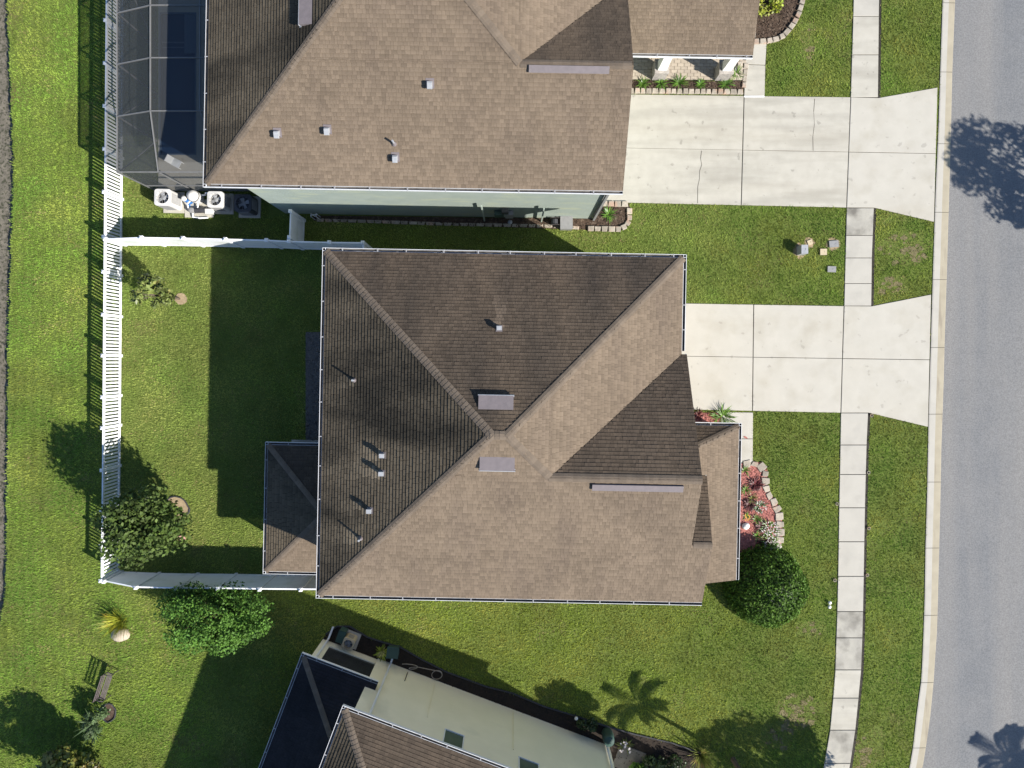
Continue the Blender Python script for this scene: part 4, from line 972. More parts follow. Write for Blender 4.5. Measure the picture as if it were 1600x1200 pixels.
def chips(t, poly, n, m, seed, size=.07, z=.03):
    P = np.array([(gp(*p).x, gp(*p).y) for p in poly]); rs = np.random.RandomState(seed)
    pts = rs.uniform(P.min(0), P.max(0), (n * 2, 2)); pts = pts[inside(pts, P)][:n]; n = len(pts)
    c = np.column_stack([pts, rs.uniform(z, z + .04, n)]); a = rs.uniform(0, 6.28, n); L = size * rs.uniform(.5, 1.3, n)
    d = np.column_stack([np.cos(a), np.sin(a), rs.uniform(-.4, .4, n)]) * L[:, None] * .5; s = np.column_stack([-np.sin(a), np.cos(a), rs.uniform(-.6, .6, n)]) * (L * .18)[:, None]
    V = np.stack([c - d - s, c - d + s, c + d + s, c + d - s], 1)
    me = tri_obj("chips", m, V.reshape(-1, 3), quad_idx(n), np.repeat(rs.rand(n), 4))
    o = bpy.data.objects.new("mulch_chips", me); link(o, t, Matrix.Identity(4)); tag(o, kind='stuff')
def inside(pts, P):
    x, y = pts[:, 0], pts[:, 1]; r_ = np.zeros(len(pts), bool); n = len(P)
    for i in range(n):
        x0, y0 = P[i]; x1, y1 = P[(i + 1) % n]
        if y0 == y1: continue
        r_ ^= ((y0 > y) != (y1 > y)) & (x < (x1 - x0) * (y - y0) / (y1 - y0) + x0)
    return r_
def flower_bed(name, label, poly, m, nchip, seed, z=.03):
    c = (sum(p[0] for p in poly) / len(poly), sum(p[1] for p in poly) / len(poly)); t = thing(name, label, "flower bed", gp(*c)); EXCL.append(poly)
    b = MB(); n = len(poly); P = [gp(*p, z) for p in poly]
    area = sum(P[i].x * P[(i + 1) % n].y - P[(i + 1) % n].x * P[i].y for i in range(n))
    if area < 0: P = P[::-1]
    b.add(P, [tuple(range(n))]); b.part("mulch", M_[m], t); chips(t, poly, nchip, M_[m], seed); return t
# red bed by the main porch
rb = [(1128, 726), (1160, 724), (1192, 722), (1199, 735), (1198, 757), (1206, 775), (1215, 789), (1221, 808), (1222, 835), (1219, 858), (1190, 864), (1128, 866)]
fb = flower_bed("flower_bed", "red mulch flower bed edged with pale stones beside the front porch", rb, 'redmulch', 2600, 1)
stone_row(fb, [(1160, 725), (1175, 723.5), (1188, 727), (1195, 737), (1194.5, 755), (1199, 770), (1208, 783), (1215, 797), (1218, 815), (1218.5, 835), (1216, 857)], .32, .36, .09, 5, jag=.18)
for k, (u, v, kind, lab) in enumerate([
        (1163, 735, 'tuft', "green tuft at the upper end of the red mulch bed beside the stones"), (1179, 756, 'red', "largest dark red leaved plant in the red mulch bed"),
        (1164, 766, 'tuft', "green tuft half under the porch gutter in the red mulch bed"), (1175, 778, 'tuft', "smallest olive tuft in the middle of the red mulch bed"),
        (1170, 788, 'red', "dark red clump left of the silver plant in the red bed"), (1186, 791, 'silver', "silvery white leaved plant in the middle of the red bed"),
        (1165, 807, 'yellow', "yellow flowering plant beside the porch gutter in the red bed"), (1181, 811, 'tuft', "green tuft just below the silvery plant in the red bed"),
        (1189, 823, 'red', "dark red clump between the two white flowering plants and the tuft"), (1201, 826, 'white', "upper white flowering plant against the stones of the red bed"),
        (1182, 837, 'tuft', "green tuft beside the white flowering plants at the lower end of the red bed"), (1204, 851, 'white', "lower white flowering plant next to the round bush"),
        (1193, 845, 'red', "dark red clump at the lower end of the red bed near the round bush")]):
    if kind == 'tuft': tuft("plant", lab, (u, v), 34, .34, .03, 'leaf_tuft' if k != 3 else 'leaf_olive', 50 + k, z=.03)
    if kind == 'red': tuft("plant", lab, (u, v), 60, .32 if k > 1 else .40, .075, 'leaf_red', 50 + k, lift=(.5, 1.3), spread=.14, z=.03)
    if kind == 'silver': t = tuft("plant", lab, (u, v), 34, .34, .06, 'leaf_silver', 50 + k, lift=(.4, 1.2), spread=.15, z=.03); flowers(t, 30, .3, .2, 'petal_white', k, .022)
    if kind == 'yellow': t = tuft("plant", lab, (u, v), 24, .24, .04, 'leaf_tuft', 50 + k, lift=(.4, 1.2), spread=.1, z=.03); flowers(t, 16, .16, .2, 'petal_yellow', k, .026)
    if kind == 'white': t = tuft("plant", lab, (u, v), 110, .36, .045, 'leaf_tuft', 50 + k, lift=(.3, 1.3), spread=.32, z=.03); flowers(t, 85, .42, .24, 'petal_white', k, .024)
b = MB(); c = gp(1164.5, 821.5); b.lathe(c, [(.15, 0), (.16, .07), (.12, .15), (.03, .18)], 9); b.v = [(c.x + (x - c.x) * 1.2, y + random.uniform(-.02, .02), z) for x, y, z in b.v]
b.solo("rock", M_['white_wall'], "white rock in the red mulch bed by the porch gutter", "rock", loc=c, smooth=True)
# little bed between garage and porch
fb = flower_bed("flower_bed", "narrow red mulch bed between the driveway and the front porch", [(1012, 644), (1128, 645), (1126, 664), (1012, 664)], 'redmulch', 700, 2)
tuft("plant", "bushy green grass plant in the narrow bed beside the front walk", (1128, 651), 90, .55, .035, 'leaf_tuft', 90, spread=.35, z=.03)
tuft("plant", "reddish small plant in the narrow bed under the garage roof edge", (1090, 649), 26, .35, .05, 'leaf_red', 91, spread=.12, z=.03)
# bed along the north porch
fb = flower_bed("flower_bed", "brown mulch bed edged with stones in front of the porch pillars", [(950, 126), (1130, 128), (1150, 104), (1164, 104), (1161, 147), (950, 146)], 'mulch', 1500, 3)
stone_row(fb, [(962, 142.5), (1161, 144.5)], .24, .29, .13, 8); stone_row(fb, [(1161.5, 138), (1164.5, 103)], .2, .28, .13, 9); stone_row(fb, [(1159, 102), (1149, 101.5)], .22, .26, .13, 10)
for k, (u, v, L, lab) in enumerate([(1004, 132, .42, "green strappy plant nearest the garage in the pillar bed"), (1032, 131, .46, "green strappy plant right below the left pillar"), (1061, 131, .52, "biggest strappy plant between the two porch pillars"),
                                  (1094, 133, .34, "smallest strappy plant between the two porch pillars"), (1134, 133, .5, "green strappy plant below the right pillar"), (1150, 117, .48, "green strappy plant right of the right pillar by the walk")]):
    tuft("strappy_plant", lab, (u, v), 46, L, .035, 'leaf_tuft', 100 + k, lift=(.6, 1.45), droop=1.1, z=.03)
# bed at the top with yellow shrub
fb = flower_bed("flower_bed", "curved brown mulch bed with cut stone edging at the top of the photo", [(1176, 66), (1198, 66), (1213, 62), (1224, 57), (1233, 47), (1241, 36), (1247, 24), (1251, 12), (1254, 0), (1256, -30), (1160, -30), (1166, 40)], 'mulch', 1600, 4)
stone_row(fb, [(1176, 66), (1196, 65.5), (1212, 62), (1223, 57), (1232, 47), (1240, 36), (1246, 24), (1250, 12), (1253, 0), (1255, -25)], .24, .32, .13, 14)
tree("croton_shrub", "yellow and green croton shrub in the curved bed at the top", (1196, 12), (0, .1, .5), (.75, .9, .5), 9, 700, .15, 'leaf_croton', 23, "shrub", csize=(.3, .5), trunk_r=.03)
# corner bed and strip along the green wall
fb = flower_bed("flower_bed", "brown mulch corner bed at the end of the green wall", [(928, 327), (946, 316.5), (984, 318), (985, 345), (979, 355), (968, 361), (900, 359), (700, 352), (490, 345), (490, 337), (928, 342)], 'mulch', 2200, 5)
stone_row(fb, [(940, 318.5), (982, 319.5)], .26, .31, .13, 18); stone_row(fb, [(983, 325), (983, 345), (977, 354), (967, 358.5), (915, 357.5)], .24, .31, .13, 19)
stone_row(fb, [(905, 356.5), (860, 353.5), (700, 350.5), (600, 347), (495, 344)], .15, .40, .06, 20)
tuft("strappy_plant", "green rosette plant alone in the corner mulch bed", (951, 336), 60, .5, .04, 'leaf_tuft', 120, lift=(.3, 1.4), droop=1.0, z=.03)
# gravel strip behind the house
gpoly = [(478, 519), (500, 519), (574, 519), (572, 690), (478, 690)]
fb = flower_bed("gravel_strip", "grey gravel strip along the back wall in the shade", gpoly, 'pebble', 6000, 6)
# bed along the cream wall
def SU(a_, b_): p = S.P(a_, b_); return (p.x * PPM + CU, CV - p.y * PPM)
sb = [(510, 990), (527, 978), (547, 978), (575, 995), (600, 1003), (625, 1010), (660, 1030), (700, 1050), (760, 1072), (800, 1082), (850, 1103), (900, 1118), (945, 1133), (990, 1146), (1050, 1160), (1095, 1176), (1110, 1230), (960, 1230), SU(12.2, -.5), SU(-2.3, -.5)]
fb = flower_bed("flower_bed", "mulch bed along the cream wall, coloured dark as shade, with a black edging", sb, 'shademulch', 5000, 7)
b = MB(); b.tube([gp(*p, .05) for p in sb[:16]], .04, 5); b.part("edging", M_['dark'], fb)
tuft("plant", "bright lime green plant between the two cabinets by the cream wall", (597, 1018), 50, .42, .07, 'leaf_croton', 130, lift=(.4, 1.3), spread=.1, z=.03)
rs_ = random.Random(44)
for k, (u, v, r_, lab) in enumerate([(915, 1128, .55, "low dark shrub left of the rain barrel by the cream wall"), (1022, 1185, .6, "dark shrub at the bottom edge beside the concrete slab"), (1052, 1190, .7, "bigger dark shrub at the bottom edge left of the spiky plant"), (996, 1196, .5, "leafy green shrub on the far side of the concrete slab")]):
    tree("low_shrub", lab, (u, v), (0, 0, r_ * .6), (r_, r_ * .8, r_ * .6), 8, 500, .13, 'leaf_dark' if k < 3 else 'leaf_bright', 200 + k, "shrub", csize=(.35, .55), trunk_r=.025)
t = tuft("plant", "pale yellow flowering plant just right of the rain barrel", (976, 1163), 40, .36, .06, 'leaf_olive', 140, lift=(.3, 1.2), spread=.2, z=.03); flowers(t, 16, .3, .22, 'petal_white', 3, .05)
tuft("spiky_plant", "tall yellowish spiky plant at the bottom edge of the lawn", (1093, 1178), 90, 1.15, .035, 'leaf_olive', 141, lift=(.9, 1.5), droop=.5, spread=.2)
b = MB(); c = gp(983, 1186); b.box((c.x, c.y, -.05), (1.3, 1.1, .11), Matrix.Rotation(R(-20.7), 3, 'Z')); b.solo("concrete_slab", M_['dirty_shade'], "grey concrete slab at the end of the cream house", "slab", loc=c)
# ------------------------------------------------------------------ machines and small fittings
def condenser(label, uv, size, h, m, ang=0):
    t = thing("air_conditioner", label, "air conditioner", gp(*uv)); Mx = Matrix.Translation(gp(*uv)) @ Matrix.Rotation(R(ang), 4, 'Z')
    def P(b, nm, mm): return inst(nm, b.mesh(nm, M_[mm]), t, Mx)
    b = MB(); b.box((0, 0, -.03), (size + .22, size + .22, .10)); P(b, "pad", 'concrete')
    b = MB(); s = size / 2; rr = .12; pts = []
    for cx, cy, a0 in ((s - rr, s - rr, 0), (-s + rr, s - rr, 90), (-s + rr, -s + rr, 180), (s - rr, -s + rr, 270)):
        for k in range(4): a = R(a0 + k * 30); pts.append((cx + rr * math.cos(a), cy + rr * math.sin(a)))
    n = len(pts); ring = [(size * .38 * math.cos(2 * math.pi * (k + .5) / n + .0), size * .38 * math.sin(2 * math.pi * (k + .5) / n)) for k in range(n)]
    b.add([(x, y, .07) for x, y in pts] + [(x, y, h) for x, y in pts] + [(x, y, h + .02) for x, y in ring] + [(x, y, h - .25) for x, y in ring],
          [(i, (i + 1) % n, n + (i + 1) % n, n + i) for i in range(n)] + [(n + i, n + (i + 1) % n, 2 * n + (i + 1) % n, 2 * n + i) for i in range(n)] + [(2 * n + i, 2 * n + (i + 1) % n, 3 * n + (i + 1) % n, 3 * n + i) for i in range(n)])
    cas = P(b, "casing", m)
    b = MB()
    for sx, sy in ((1, 0), (-1, 0), (0, 1), (0, -1)):
        for k in range(int(h / .07) - 3):
            z = .2 + k * .07
            if sx: b.box((sx * (s + .004), 0, z), (.012, size - .3, .03))
            else: b.box((0, sy * (s + .004), z), (size - .3, .012, .03))
    inst("louvre", b.mesh("louvre", M_['grey']), cas, Mx)
    b = MB(); b.lathe((0, 0, h - .24), [(size * .37, 0), (size * .37, .005)], 16); P(b, "well", 'dark')
    b = MB(); b.lathe((0, 0, h - .16), [(.09, 0), (.09, .05), (.03, .07)], 10)
    for k in range(4):
        a = k * math.pi / 2 + .4; d_ = Vector((math.cos(a), math.sin(a), 0)); e_ = Vector((-d_.y, d_.x, 0))
        b.add([d_ * .07 - e_ * .05 + Vector((0, 0, h - .15)), d_ * size * .34 - e_ * .10 + Vector((0, 0, h - .17)), d_ * size * .34 + e_ * .10 + Vector((0, 0, h - .11)), d_ * .07 + e_ * .05 + Vector((0, 0, h - .12))], [(0, 1, 2, 3)])
    P(b, "fan", 'zinc')
    b = MB()
    for k in range(4): b.lathe((0, 0, h + .02), [(size * .36 * (k + 1) / 4.2, 0), (size * .36 * (k + 1) / 4.2 + .006, .0), (size * .36 * (k + 1) / 4.2 + .006, .006)], 16)
    for k in range(6): a = k * math.pi / 6; d_ = Vector((math.cos(a), math.sin(a), 0)) * size * .38; b.beam(-d_ + Vector((0, 0, h + .025)), d_ + Vector((0, 0, h + .025)), .008, .008)
    b2_ = MB()
    for k in range(6): a = k * math.pi / 6; d_ = Vector((math.cos(a), math.sin(a), 0)) * size * .39; b2_.beam(-d_ + Vector((0, 0, h + .025)), d_ + Vector((0, 0, h + .025)), .009, .009)
    P(b2_, "grille", 'grey'); return t
condenser("white air conditioner standing nearest the picket fence", (273, 317), .76, 1.05, 'acwhite', -1)
condenser("pale grey air conditioner between the pool filter and the dark unit", (350, 319), .74, .9, 'acwhite', -1)
condenser("dark shaded air conditioner against the corner of the green house", (391, 324), .80, .85, 'navy', -1)
condenser("tan air conditioner in the mulch by the cream house corner", (549, 998), .55, .6, 'tan', -20.7)
b = MB(); c = gp(312, 326); b.box((c.x, c.y, -.04), (1.35, .85, .10)); eq = b.solo("equipment_pad", M_['concrete'], "pale slab carrying the pool pump and filter", "slab", loc=c)
c = gp(313, 312); t = thing("pool_filter", "white dome topped pool filter tank with white pipes", "pool filter", c + Vector((0, 0, .06)))
b = MB(); b.lathe(c, [(.22, .06), (.27, .15), (.27, .72), (.22, .88), (.10, .96), (.04, .99)], 16); b.part("tank", M_['acwhite'], t, smooth=True)
b = MB(); b.lathe(c + Vector((0, 0, .66)), [(.285, 0), (.285, .05)], 16); b.part("clamp_band", M_['dark'], t)
b = MB(); b.tube([c + Vector((.2, .1, .4)), c + Vector((.45, .12, .42)), c + Vector((.62, .12, .75)), c + Vector((.9, .1, .78)), c + Vector((.92, -.2, .5)), c + Vector((.92, -.3, .1))], .038, 7); b.tube([c + Vector((-.22, -.1, .4)), c + Vector((-.42, -.3, .4)), c + Vector((-.4, -.5, .3))], .038, 7); b.tube([c + Vector((0, -.25, .25)), c + Vector((0, -.62, .25)), c + Vector((.5, -.66, .22)), c + Vector((.75, -.6, .2))], .038, 7); b.part("pipe", M_['vinyl'], t)
c = gp(317, 331); t = thing("pool_pump", "dark pool pump with white fittings beside the filter", "pool pump", c + Vector((0, 0, .06)))
b = MB(); b.tube([c + Vector((-.25, 0, .24)), c + Vector((.25, .02, .24))], .12, 12); b.part("motor", M_['dark'], t)
b = MB(); b.lathe(c + Vector((-.38, 0, .08)), [(.13, 0), (.14, .24), (.12, .30), (.04, .32)], 12); b.part("strainer_pot", M_['grey'], t)
b = MB(); b.box(c + Vector((.42, -.05, .06)), (.34, .24, .26)); b.part("junction_box", M_['acwhite'], t)
b = MB(); b.tube([c + Vector((-.38, -.12, .2)), c + Vector((-.4, -.28, .15)), c + Vector((-.1, -.32, .12)), c + Vector((.3, -.3, .12))], .04, 7); b.part("pipe", M_['vinyl'], t)
c = gp(299, 316); t = thing("chlorinator", "blue pool chlorinator between the filter and the white air conditioner", "chlorinator", c + Vector((0, 0, .02)))
b = MB(); b.lathe(c, [(.10, .02), (.12, .08), (.12, .60), (.10, .66)], 12); b.part("canister", M_['blue'], t)
b = MB(); b.lathe(c + Vector((0, 0, .66)), [(.125, 0), (.125, .06), (.06, .10)], 12); b.part("lid", M_['acwhite'], t)
b = MB(); b.tube([c + Vector((0, -.1, .2)), c + Vector((.05, -.45, .16)), c + Vector((.3, -.5, .1))], .035, 7); b.part("pipe", M_['blue'], t)
EXCL.append([(258, 303), (410, 310), (410, 338), (293, 338), (258, 334)])
c = gp(884, 351); t = thing("utility_box", "square grey electrical box standing in the edging by the green wall", "utility box", c)
b = MB(); b.box(c, (.54, .55, .42)); b.part("casing", M_['grey'], t); b = MB(); b.box(c + Vector((0, 0, .42)), (.58, .59, .03)); b.part("lid", M_['grey'], t)
c = gp(866, 349); t = thing("hose_reel", "small black hose reel left of the grey electrical box", "hose reel", c)
b = MB(); b.tube([c + Vector((.0, -.12, .28)), c + Vector((.0, .12, .28))], .17, 12); b.part("drum", M_['dark'], t)
b = MB(); b.tube([c + Vector((-.2, -.16, .0)), c + Vector((-.2, -.16, .5)), c + Vector((.2, -.16, .5)), c + Vector((.2, -.16, 0))], .018, 5); b.tube([c + Vector((-.2, .16, .0)), c + Vector((-.2, .16, .5)), c + Vector((.2, .16, .5)), c + Vector((.2, .16, 0))], .018, 5); b.part("stand", M_['iron'], t)
c = gp(497, 341); t = thing("hose_stand", "thin white metal hose stand near the gate", "hose stand", c)
b = MB(); b.tube([c + Vector((-.12, .06, 0)), c + Vector((-.12, .06, .7)), c + Vector((-.12, -.08, .7)), c + Vector((-.12, -.08, 0))], .018, 5); b.part("side_frame", M_['white'], t); b = MB(); b.tube([c + Vector((.12, .06, 0)), c + Vector((.12, .06, .7)), c + Vector((.12, -.08, .7)), c + Vector((.12, -.08, 0))], .018, 5); b.part("side_frame", M_['white'], t); b = MB(); b.tube([c + Vector((-.12, 0, .7)), c + Vector((.12, 0, .7))], .018, 5); b.part("crossbar", M_['white'], t)
# front-yard boxes
def lidbox(name, label, cat, uv, sx, sy, h, m, ang, lidm=None, soil=True, seed=0):
    c = gp(*uv); t = thing(name, label, cat, c); Mx = Matrix.Translation(c) @ Matrix.Rotation(R(ang), 4, 'Z')
    b = MB(); b.box((0, 0, -.03), (sx, sy, h + .03)); inst("casing", b.mesh("casing", M_[m]), t, Mx)
    b = MB(); b.box((0, 0, h), (sx * 1.04, sy * 1.04, .025)); b.box((sx * .2, 0, h + .025), (sx * .18, sy * .18, .01)); inst("lid", b.mesh("lid", M_[lidm or m]), t, Mx)
    if soil:
        rs = random.Random(seed); pts = [(uv[0] + (sx * 20 + 4) * rs.uniform(.8, 1.2) * math.cos(k * .57), uv[1] + (sy * 20 + 4) * rs.uniform(.8, 1.2) * math.sin(k * .57)) for k in range(11)]
        EXCL.append([(uv[0] + (p[0] - uv[0]) * .8, uv[1] + (p[1] - uv[1]) * .8) for p in pts]); b = MB(); P = [gp(*p) for p in pts]; b.prism([(p.x, p.y) for p in P], -.05, .008); b.part("bare_soil", M_['sand'], t)
    return t
lidbox("utility_pedestal", "tallest pale grey utility pedestal on the front lawn", "utility box", (1249.5, 392.5), .30, .40, .52, 'zinc', 0, seed=1)
lidbox("valve_box", "small round sandy valve cover with disturbed soil beside the pedestal", "valve box", (1265, 379), .22, .22, .03, 'tan', 20, seed=2)
lidbox("valve_box", "square tan valve box between the pedestal and the sidewalk", "valve box", (1285.5, 394), .30, .28, .07, 'tan', 0, soil=False, seed=3)
lidbox("meter_box", "grey brown meter box with bare soil nearest the sidewalk", "meter box", (1302, 381.5), .42, .30, .05, 'grey', 5, seed=4)
lidbox("meter_box", "grey meter box lowest of the boxes on the front lawn", "meter box", (1298.5, 421), .38, .27, .06, 'grey', -2, soil=False, seed=5)
for k, (u, v, lab) in enumerate([(1356, 738, "sprinkler head on the kerb side of the sidewalk, nearest the driveway"), (1356.5, 825, "sprinkler head on the kerb side of the sidewalk, second below the driveway"), (1354, 898, "sprinkler head on the kerb side of the sidewalk, lowest of them"), (1307, 787, "sprinkler head on the house side of the sidewalk, level with the red bed"), (1303.5, 906, "sprinkler head on the house side of the sidewalk, level with the round bush"), (1361, 649, "sprinkler head in the corner of driveway and sidewalk")]):
    c = gp(u, v); t = thing("sprinkler", lab, "sprinkler", c, "lawn sprinklers along the sidewalk")
    b = MB(); pts = [c + Vector((.07 * math.cos(a), .07 * math.sin(a), .07)) for a in np.linspace(0, 2 * math.pi, 13)]; b.tube(pts, .014, 5, cap=False); b.part("collar", M_['stone'], t)
    b = MB(); b.lathe(c, [(.03, 0), (.03, .09), (.015, .10)], 8); b.part("head", M_['dark'], t)
for u, v, lab in ((1295, 940.5, "upper white mushroom on the lawn by the sidewalk"), (1294.5, 947, "lower white mushroom on the lawn by the sidewalk")):
    c = gp(u, v); t = thing("mushroom", lab, "mushroom", c)
    b = MB(); b.lathe(c, [(.02, 0), (.018, .10)], 8); b.part("stem", M_['white_wall'], t)
    b = MB(); b.lathe(c + Vector((0, 0, .09)), [(.085, 0), (.08, .03), (.05, .06), (.01, .07)], 12); b.part("cap", M_['white_wall'], t, smooth=True)
c = gp(899, 1115); t = thing("garden_light", "white globe garden light at the edge of the dark bed", "garden light", c)
b = MB(); b.tube([c, c + Vector((0, 0, .35))], .02, 6); b.part("stake", M_['dark'], t); b = MB(); b.lathe(c + Vector((0, 0, .33)), [(.03, 0), (.075, .04), (.085, .09), (.06, .14), (.01, .165)], 12); b.part("globe", M_['white_wall'], t, smooth=True)
# by the cream wall
c = gp(537, 988); t = thing("utility_box", "dark green cabinet next to the tan air conditioner", "utility box", c); Mx = Matrix.Translation(c) @ Matrix.Rotation(R(-20.7), 4, 'Z')
b = MB(); b.box((0, 0, 0), (.32, .55, .5)); inst("casing", b.mesh("casing", M_['greygreen']), t, Mx); b = MB(); b.box((0, 0, .5), (.35, .58, .03)); inst("lid", b.mesh("lid", M_['greygreen']), t, Mx)
c = gp(616, 1014); t = thing("utility_box", "dark green sloped cabinet right of the lime green plant", "utility box", c); Mx = Matrix.Translation(c) @ Matrix.Rotation(R(-4), 4, 'Z')
b = MB(); b.add([(-.25, -.2, 0), (.25, -.2, 0), (.25, .2, 0), (-.25, .2, 0), (-.25, -.2, .5), (.25, -.2, .5), (.25, .2, .32), (-.25, .2, .32)], [(3, 2, 1, 0), (4, 5, 6, 7), (0, 1, 5, 4), (1, 2, 6, 5), (2, 3, 7, 6), (3, 0, 4, 7)]); inst("casing", b.mesh("casing", M_['greygreen']), t, Mx)
b = MB(); b.add([(-.28, -.22, .505), (.28, -.22, .505), (.28, .23, .315), (-.28, .23, .315), (-.28, -.22, .53), (.28, -.22, .53), (.28, .23, .34), (-.28, .23, .34)], [(3, 2, 1, 0), (4, 5, 6, 7), (0, 1, 5, 4), (1, 2, 6, 5), (2, 3, 7, 6), (3, 0, 4, 7)]); inst("lid", b.mesh("lid", M_['greygreen']), t, Mx)
b = MB(); pts = []
for k in range(46):
    a = k * .33; r_ = .24 + .012 * math.sin(k * .7); p = gp(683, 1053) if k < 24 else gp(655 - (k - 24) * .9, 1043 - (k - 24) * .3)
    pts.append(p + Vector((r_ * math.cos(a) * (1 if k < 24 else 1.3), r_ * math.sin(a) * (.85 if k < 24 else .35), .06 + .003 * k)))
b.tube(pts, .017, 5); b.solo("garden_hose", M_['stone'], "pale garden hose coiled in the mulch by the cream wall", "hose", loc=gp(670, 1049))
c = gp(948, 1143); t = thing("rain_barrel", "dark green barrel under the downspout at the cream house corner", "barrel", c)
b = MB(); b.lathe(c, [(.22, 0), (.26, .1), (.28, .4), (.26, .7), (.22, .8)], 16); b.part("barrel_body", M_['greygreen'], t, smooth=True)
b = MB(); b.lathe(c + Vector((0, 0, .8)), [(.23, 0), (.23, .03), (.1, .05)], 16); b.part("lid", M_['greygreen'], t)
b = MB(); b.blade(gp(1161.5, 682, .055), -.4, .22, .10, .15, .3); b.solo("fallen_leaf", M_['petal_yellow'] if False else M_['redmulch'], "red fallen leaf on the front walk beside the porch gutter", "leaf", loc=gp(1161.5, 682, .05))

# ------------------------------------------------------------------ trees just outside the frame whose shadows fall into it
tree("street_tree", "leafy street tree across the road, outside the right edge, shading the asphalt", (1815, 408), (0, 0, 6.0), (2.3, 2.6, 2.1), 60, 5200, .2, 'leaf_bright', 31, csize=(.13, .27), trunk_r=.14)
tree("street_tree", "leafy tree beyond the bottom edge shading the lower lawn by the sidewalk", (1372, 1276), (0, 0, 4.4), (2.9, 1.8, 1.6), 46, 5600, .2, 'leaf_bright', 32, csize=(.18, .34), trunk_r=.12)
tree("street_tree", "bushy tree beyond the bottom edge shading the lawn beside the dark bed", (1062, 1197), (0, 0, 4.4), (1.35, .8, .8), 14, 2200, .2, 'leaf_bright', 34, csize=(.3, .45), trunk_r=.08)
tree("street_tree", "small bushy tree beyond the bottom edge shading the end of the dark bed", (1112, 1254), (0, 0, 3.2), (1.25, .95, .9), 16, 1900, .2, 'leaf_bright', 36, csize=(.3, .45), trunk_r=.07)
def palm(label, uv, h, nf, L, seed):
    rs = random.Random(seed); t = thing("palm_tree", label, "palm tree", gp(*uv)); b = MB()
    b.tube([(0, 0, -.05), (.05, .02, h * .5), (0, 0, h)], [.13, .10, .08], 8); inst("trunk", b.mesh("trunk", M_['bark']), t, WM[t.name])
    for k in range(nf):
        az = k * 2 * math.pi / nf + rs.uniform(-.25, .25); b = MB(); p = Vector((0, 0, h)); ang_ = rs.uniform(.35, .95); d_ = Vector((math.cos(az), math.sin(az), 0)); pts = [p]
        for i in range(10):
            p = p + (d_ * math.cos(ang_) + Vector((0, 0, 1)) * math.sin(ang_)) * L / 10; ang_ -= .125; pts.append(p)
        b.tube(pts, [.02] * 10 + [.006], 4)
        for i in range(2, 11):
            for j in range(4):
                q = pts[i - 1].lerp(pts[i], j * .25)
                for s_ in (1, -1): b.blade(q, az + s_ * .9, .55 * (1 - .06 * abs(i - 5)), .05, .15, .7, rs.random(), seg=2)
        inst("frond", b.mesh("frond", M_['leaf_palm']), t, WM[t.name])
    return t
palm("slender palm beyond the bottom edge shading the middle of the side lawn", (1145, 1186), 3.7, 7, 1.6, 3)
palm("palm beyond the lower right corner shading the asphalt", (1765, 1296), 4.6, 15, 1.75, 5)

# ------------------------------------------------------------------ grass
rs = np.random.RandomState(11)
N = 1150000
uv = np.column_stack([rs.uniform(-40, 1480, N), rs.uniform(-40, 1240, N)])
keep = np.ones(N, bool)
bx = np.interp(uv[:, 1], [t[0] for t in BANK], [t[1] for t in BANK]); keep &= uv[:, 0] > bx + rs.normal(0, 1.5, N)
kx = np.interp(uv[:, 1], [t[0] for t in KL], [t[1] for t in KL]); keep &= uv[:, 0] < kx - .5
for p in EXCL: keep &= ~inside(uv, np.array(p, float))
def vn(uv, s, seed):      # smooth value noise
    r2 = np.random.RandomState(seed); g = r2.rand(96, 96); x = uv[:, 0] / s + 8; y = uv[:, 1] / s + 8
    xi, yi = np.floor(x).astype(int), np.floor(y).astype(int); fx_, fy_ = x - xi, y - yi; fx_ = fx_ ** 2 * (3 - 2 * fx_); fy_ = fy_ ** 2 * (3 - 2 * fy_)
    G_ = lambda i, j: g[i % 96, j % 96]
    return (G_(xi, yi) * (1 - fx_) + G_(xi + 1, yi) * fx_) * (1 - fy_) + (G_(xi, yi + 1) * (1 - fx_) + G_(xi + 1, yi + 1) * fx_) * fy_
def blobs(uv, lst):
    m = np.zeros(len(uv))
    for u, v, ru, rv in lst: m = np.maximum(m, 1 - ((uv[:, 0] - u) / ru) ** 2 - ((uv[:, 1] - v) / rv) ** 2)
    return np.clip(m, 0, 1)
worn = blobs(uv, [(1415, 385, 44, 34), (1395, 445, 30, 18), (1245, 1112, 42, 38), (1215, 1150, 30, 30), (1355, 1185, 30, 40), (1370, 1150, 18, 20), (1270, 985, 28, 18), (1263, 70, 14, 40), (995, 345, 14, 26), (940, 372, 70, 9)]) * 1.2 + (vn(uv, 9, 5) - .5) * .9
strawy = np.clip(vn(uv, 34, 77) * .6 + vn(uv, 11, 78) * .4 - .52, 0, 1) * 1.3
dry = keep & (((worn > .42) & (rs.rand(N) < .65)) | (rs.rand(N) < strawy))
thin = keep & (worn > .5) & (rs.rand(N) < .35)
keep &= ~thin
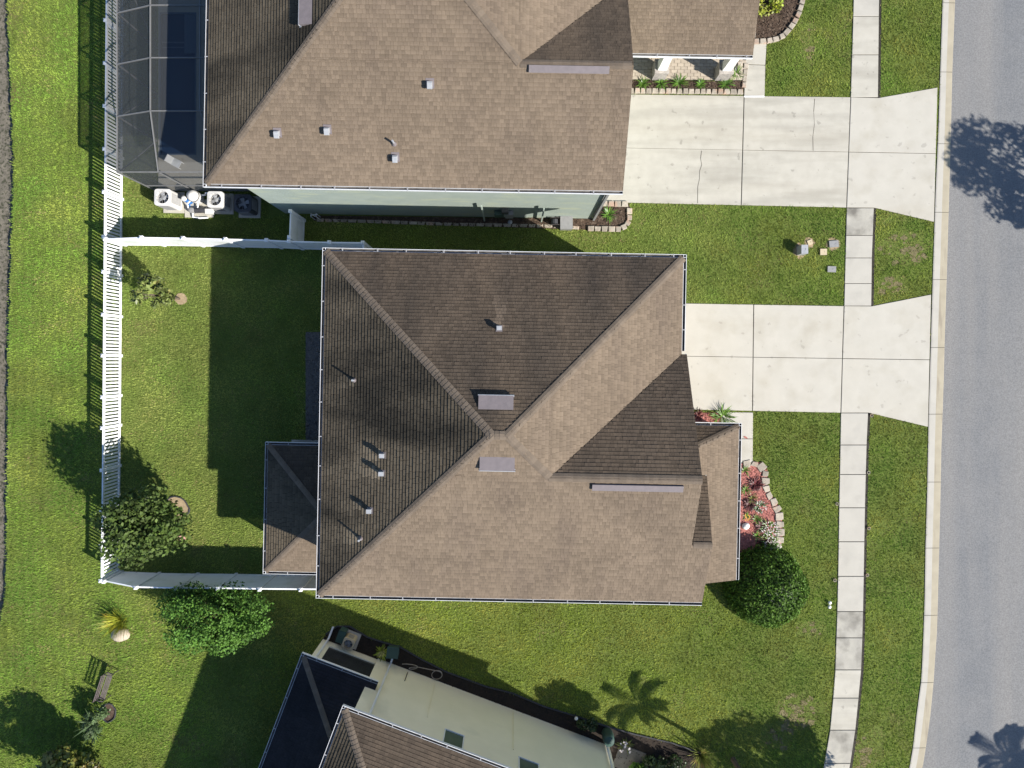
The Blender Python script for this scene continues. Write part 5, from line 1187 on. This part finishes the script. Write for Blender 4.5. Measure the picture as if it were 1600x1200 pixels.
def grass_obj(sel, m, nm, hs):
    p = uv[sel]; n = len(p)
    c = np.column_stack([(p[:, 0] - CU) / PPM, (CV - p[:, 1]) / PPM, np.zeros(n)])
    a = rs.uniform(0, 2 * np.pi, n); clump = vn(p, 3.2, 21); hgt = hs * (.45 + .8 * clump) * rs.uniform(.6, 1.3, n)
    w = rs.uniform(.011, .021, n); d = np.column_stack([np.cos(a), np.sin(a), np.zeros(n)]); s = np.column_stack([-np.sin(a), np.cos(a), np.zeros(n)])
    lean = rs.uniform(.25, 1.25, n) * hgt
    tip = c + d * lean[:, None]; tip[:, 2] = hgt
    c[:, 2] = -.005
    V = np.stack([c - s * w[:, None], c + s * w[:, None], tip], 1)
    T = rs.normal(.5, .22, n) + (clump - .5) * .35 + (vn(p, 60, 41) - .5) * .9 + (vn(p, 22, 42) - .5) * .6 + .22 * np.sin(p[:, 0] * .42 + 3 * vn(p, 120, 43)) * (p[:, 0] < 170)
    me = tri_obj(nm, m, V.reshape(-1, 3), np.arange(3 * n), np.repeat(T, 3))
    o = bpy.data.objects.new(nm, me); link(o); tag(o, kind='stuff'); return o
j_ = rs.normal(0, 25, N)
west = (uv[:, 0] + j_ * .2 < 178) | ((uv[:, 1] + j_ > 930) & (uv[:, 0] + j_ < 330))
yard = ~west & (uv[:, 0] + j_ * 1.5 < 1130) 
g = keep & ~dry
o = grass_obj(g & ~west & ~yard, M_['grass'], "grass", .085); tag(o, label="mid green lawn grass in front of the houses and along the kerb", cat="grass")
o = grass_obj(g & west, M_['grass_w'], "grass", .085); tag(o, label="vivid yellow green grass along the bank behind the picket fence", cat="grass")
side = yard & (uv[:, 0] > 440 + j_) & (uv[:, 1] > 900)
o = grass_obj(g & side, M_['grass_s'], "grass", .085); tag(o, label="yellow green grass of the side lawn below the middle house", cat="grass")
o = grass_obj(g & yard & ~side, M_['grass_b'], "grass", .085); tag(o, label="yellowish green grass of the fenced back yard and the narrow north side strip", cat="grass")
o = grass_obj(keep & dry, M_['grassdry'], "dry_grass", .06); tag(o, label="dry brown worn patches of lawn grass", cat="grass")
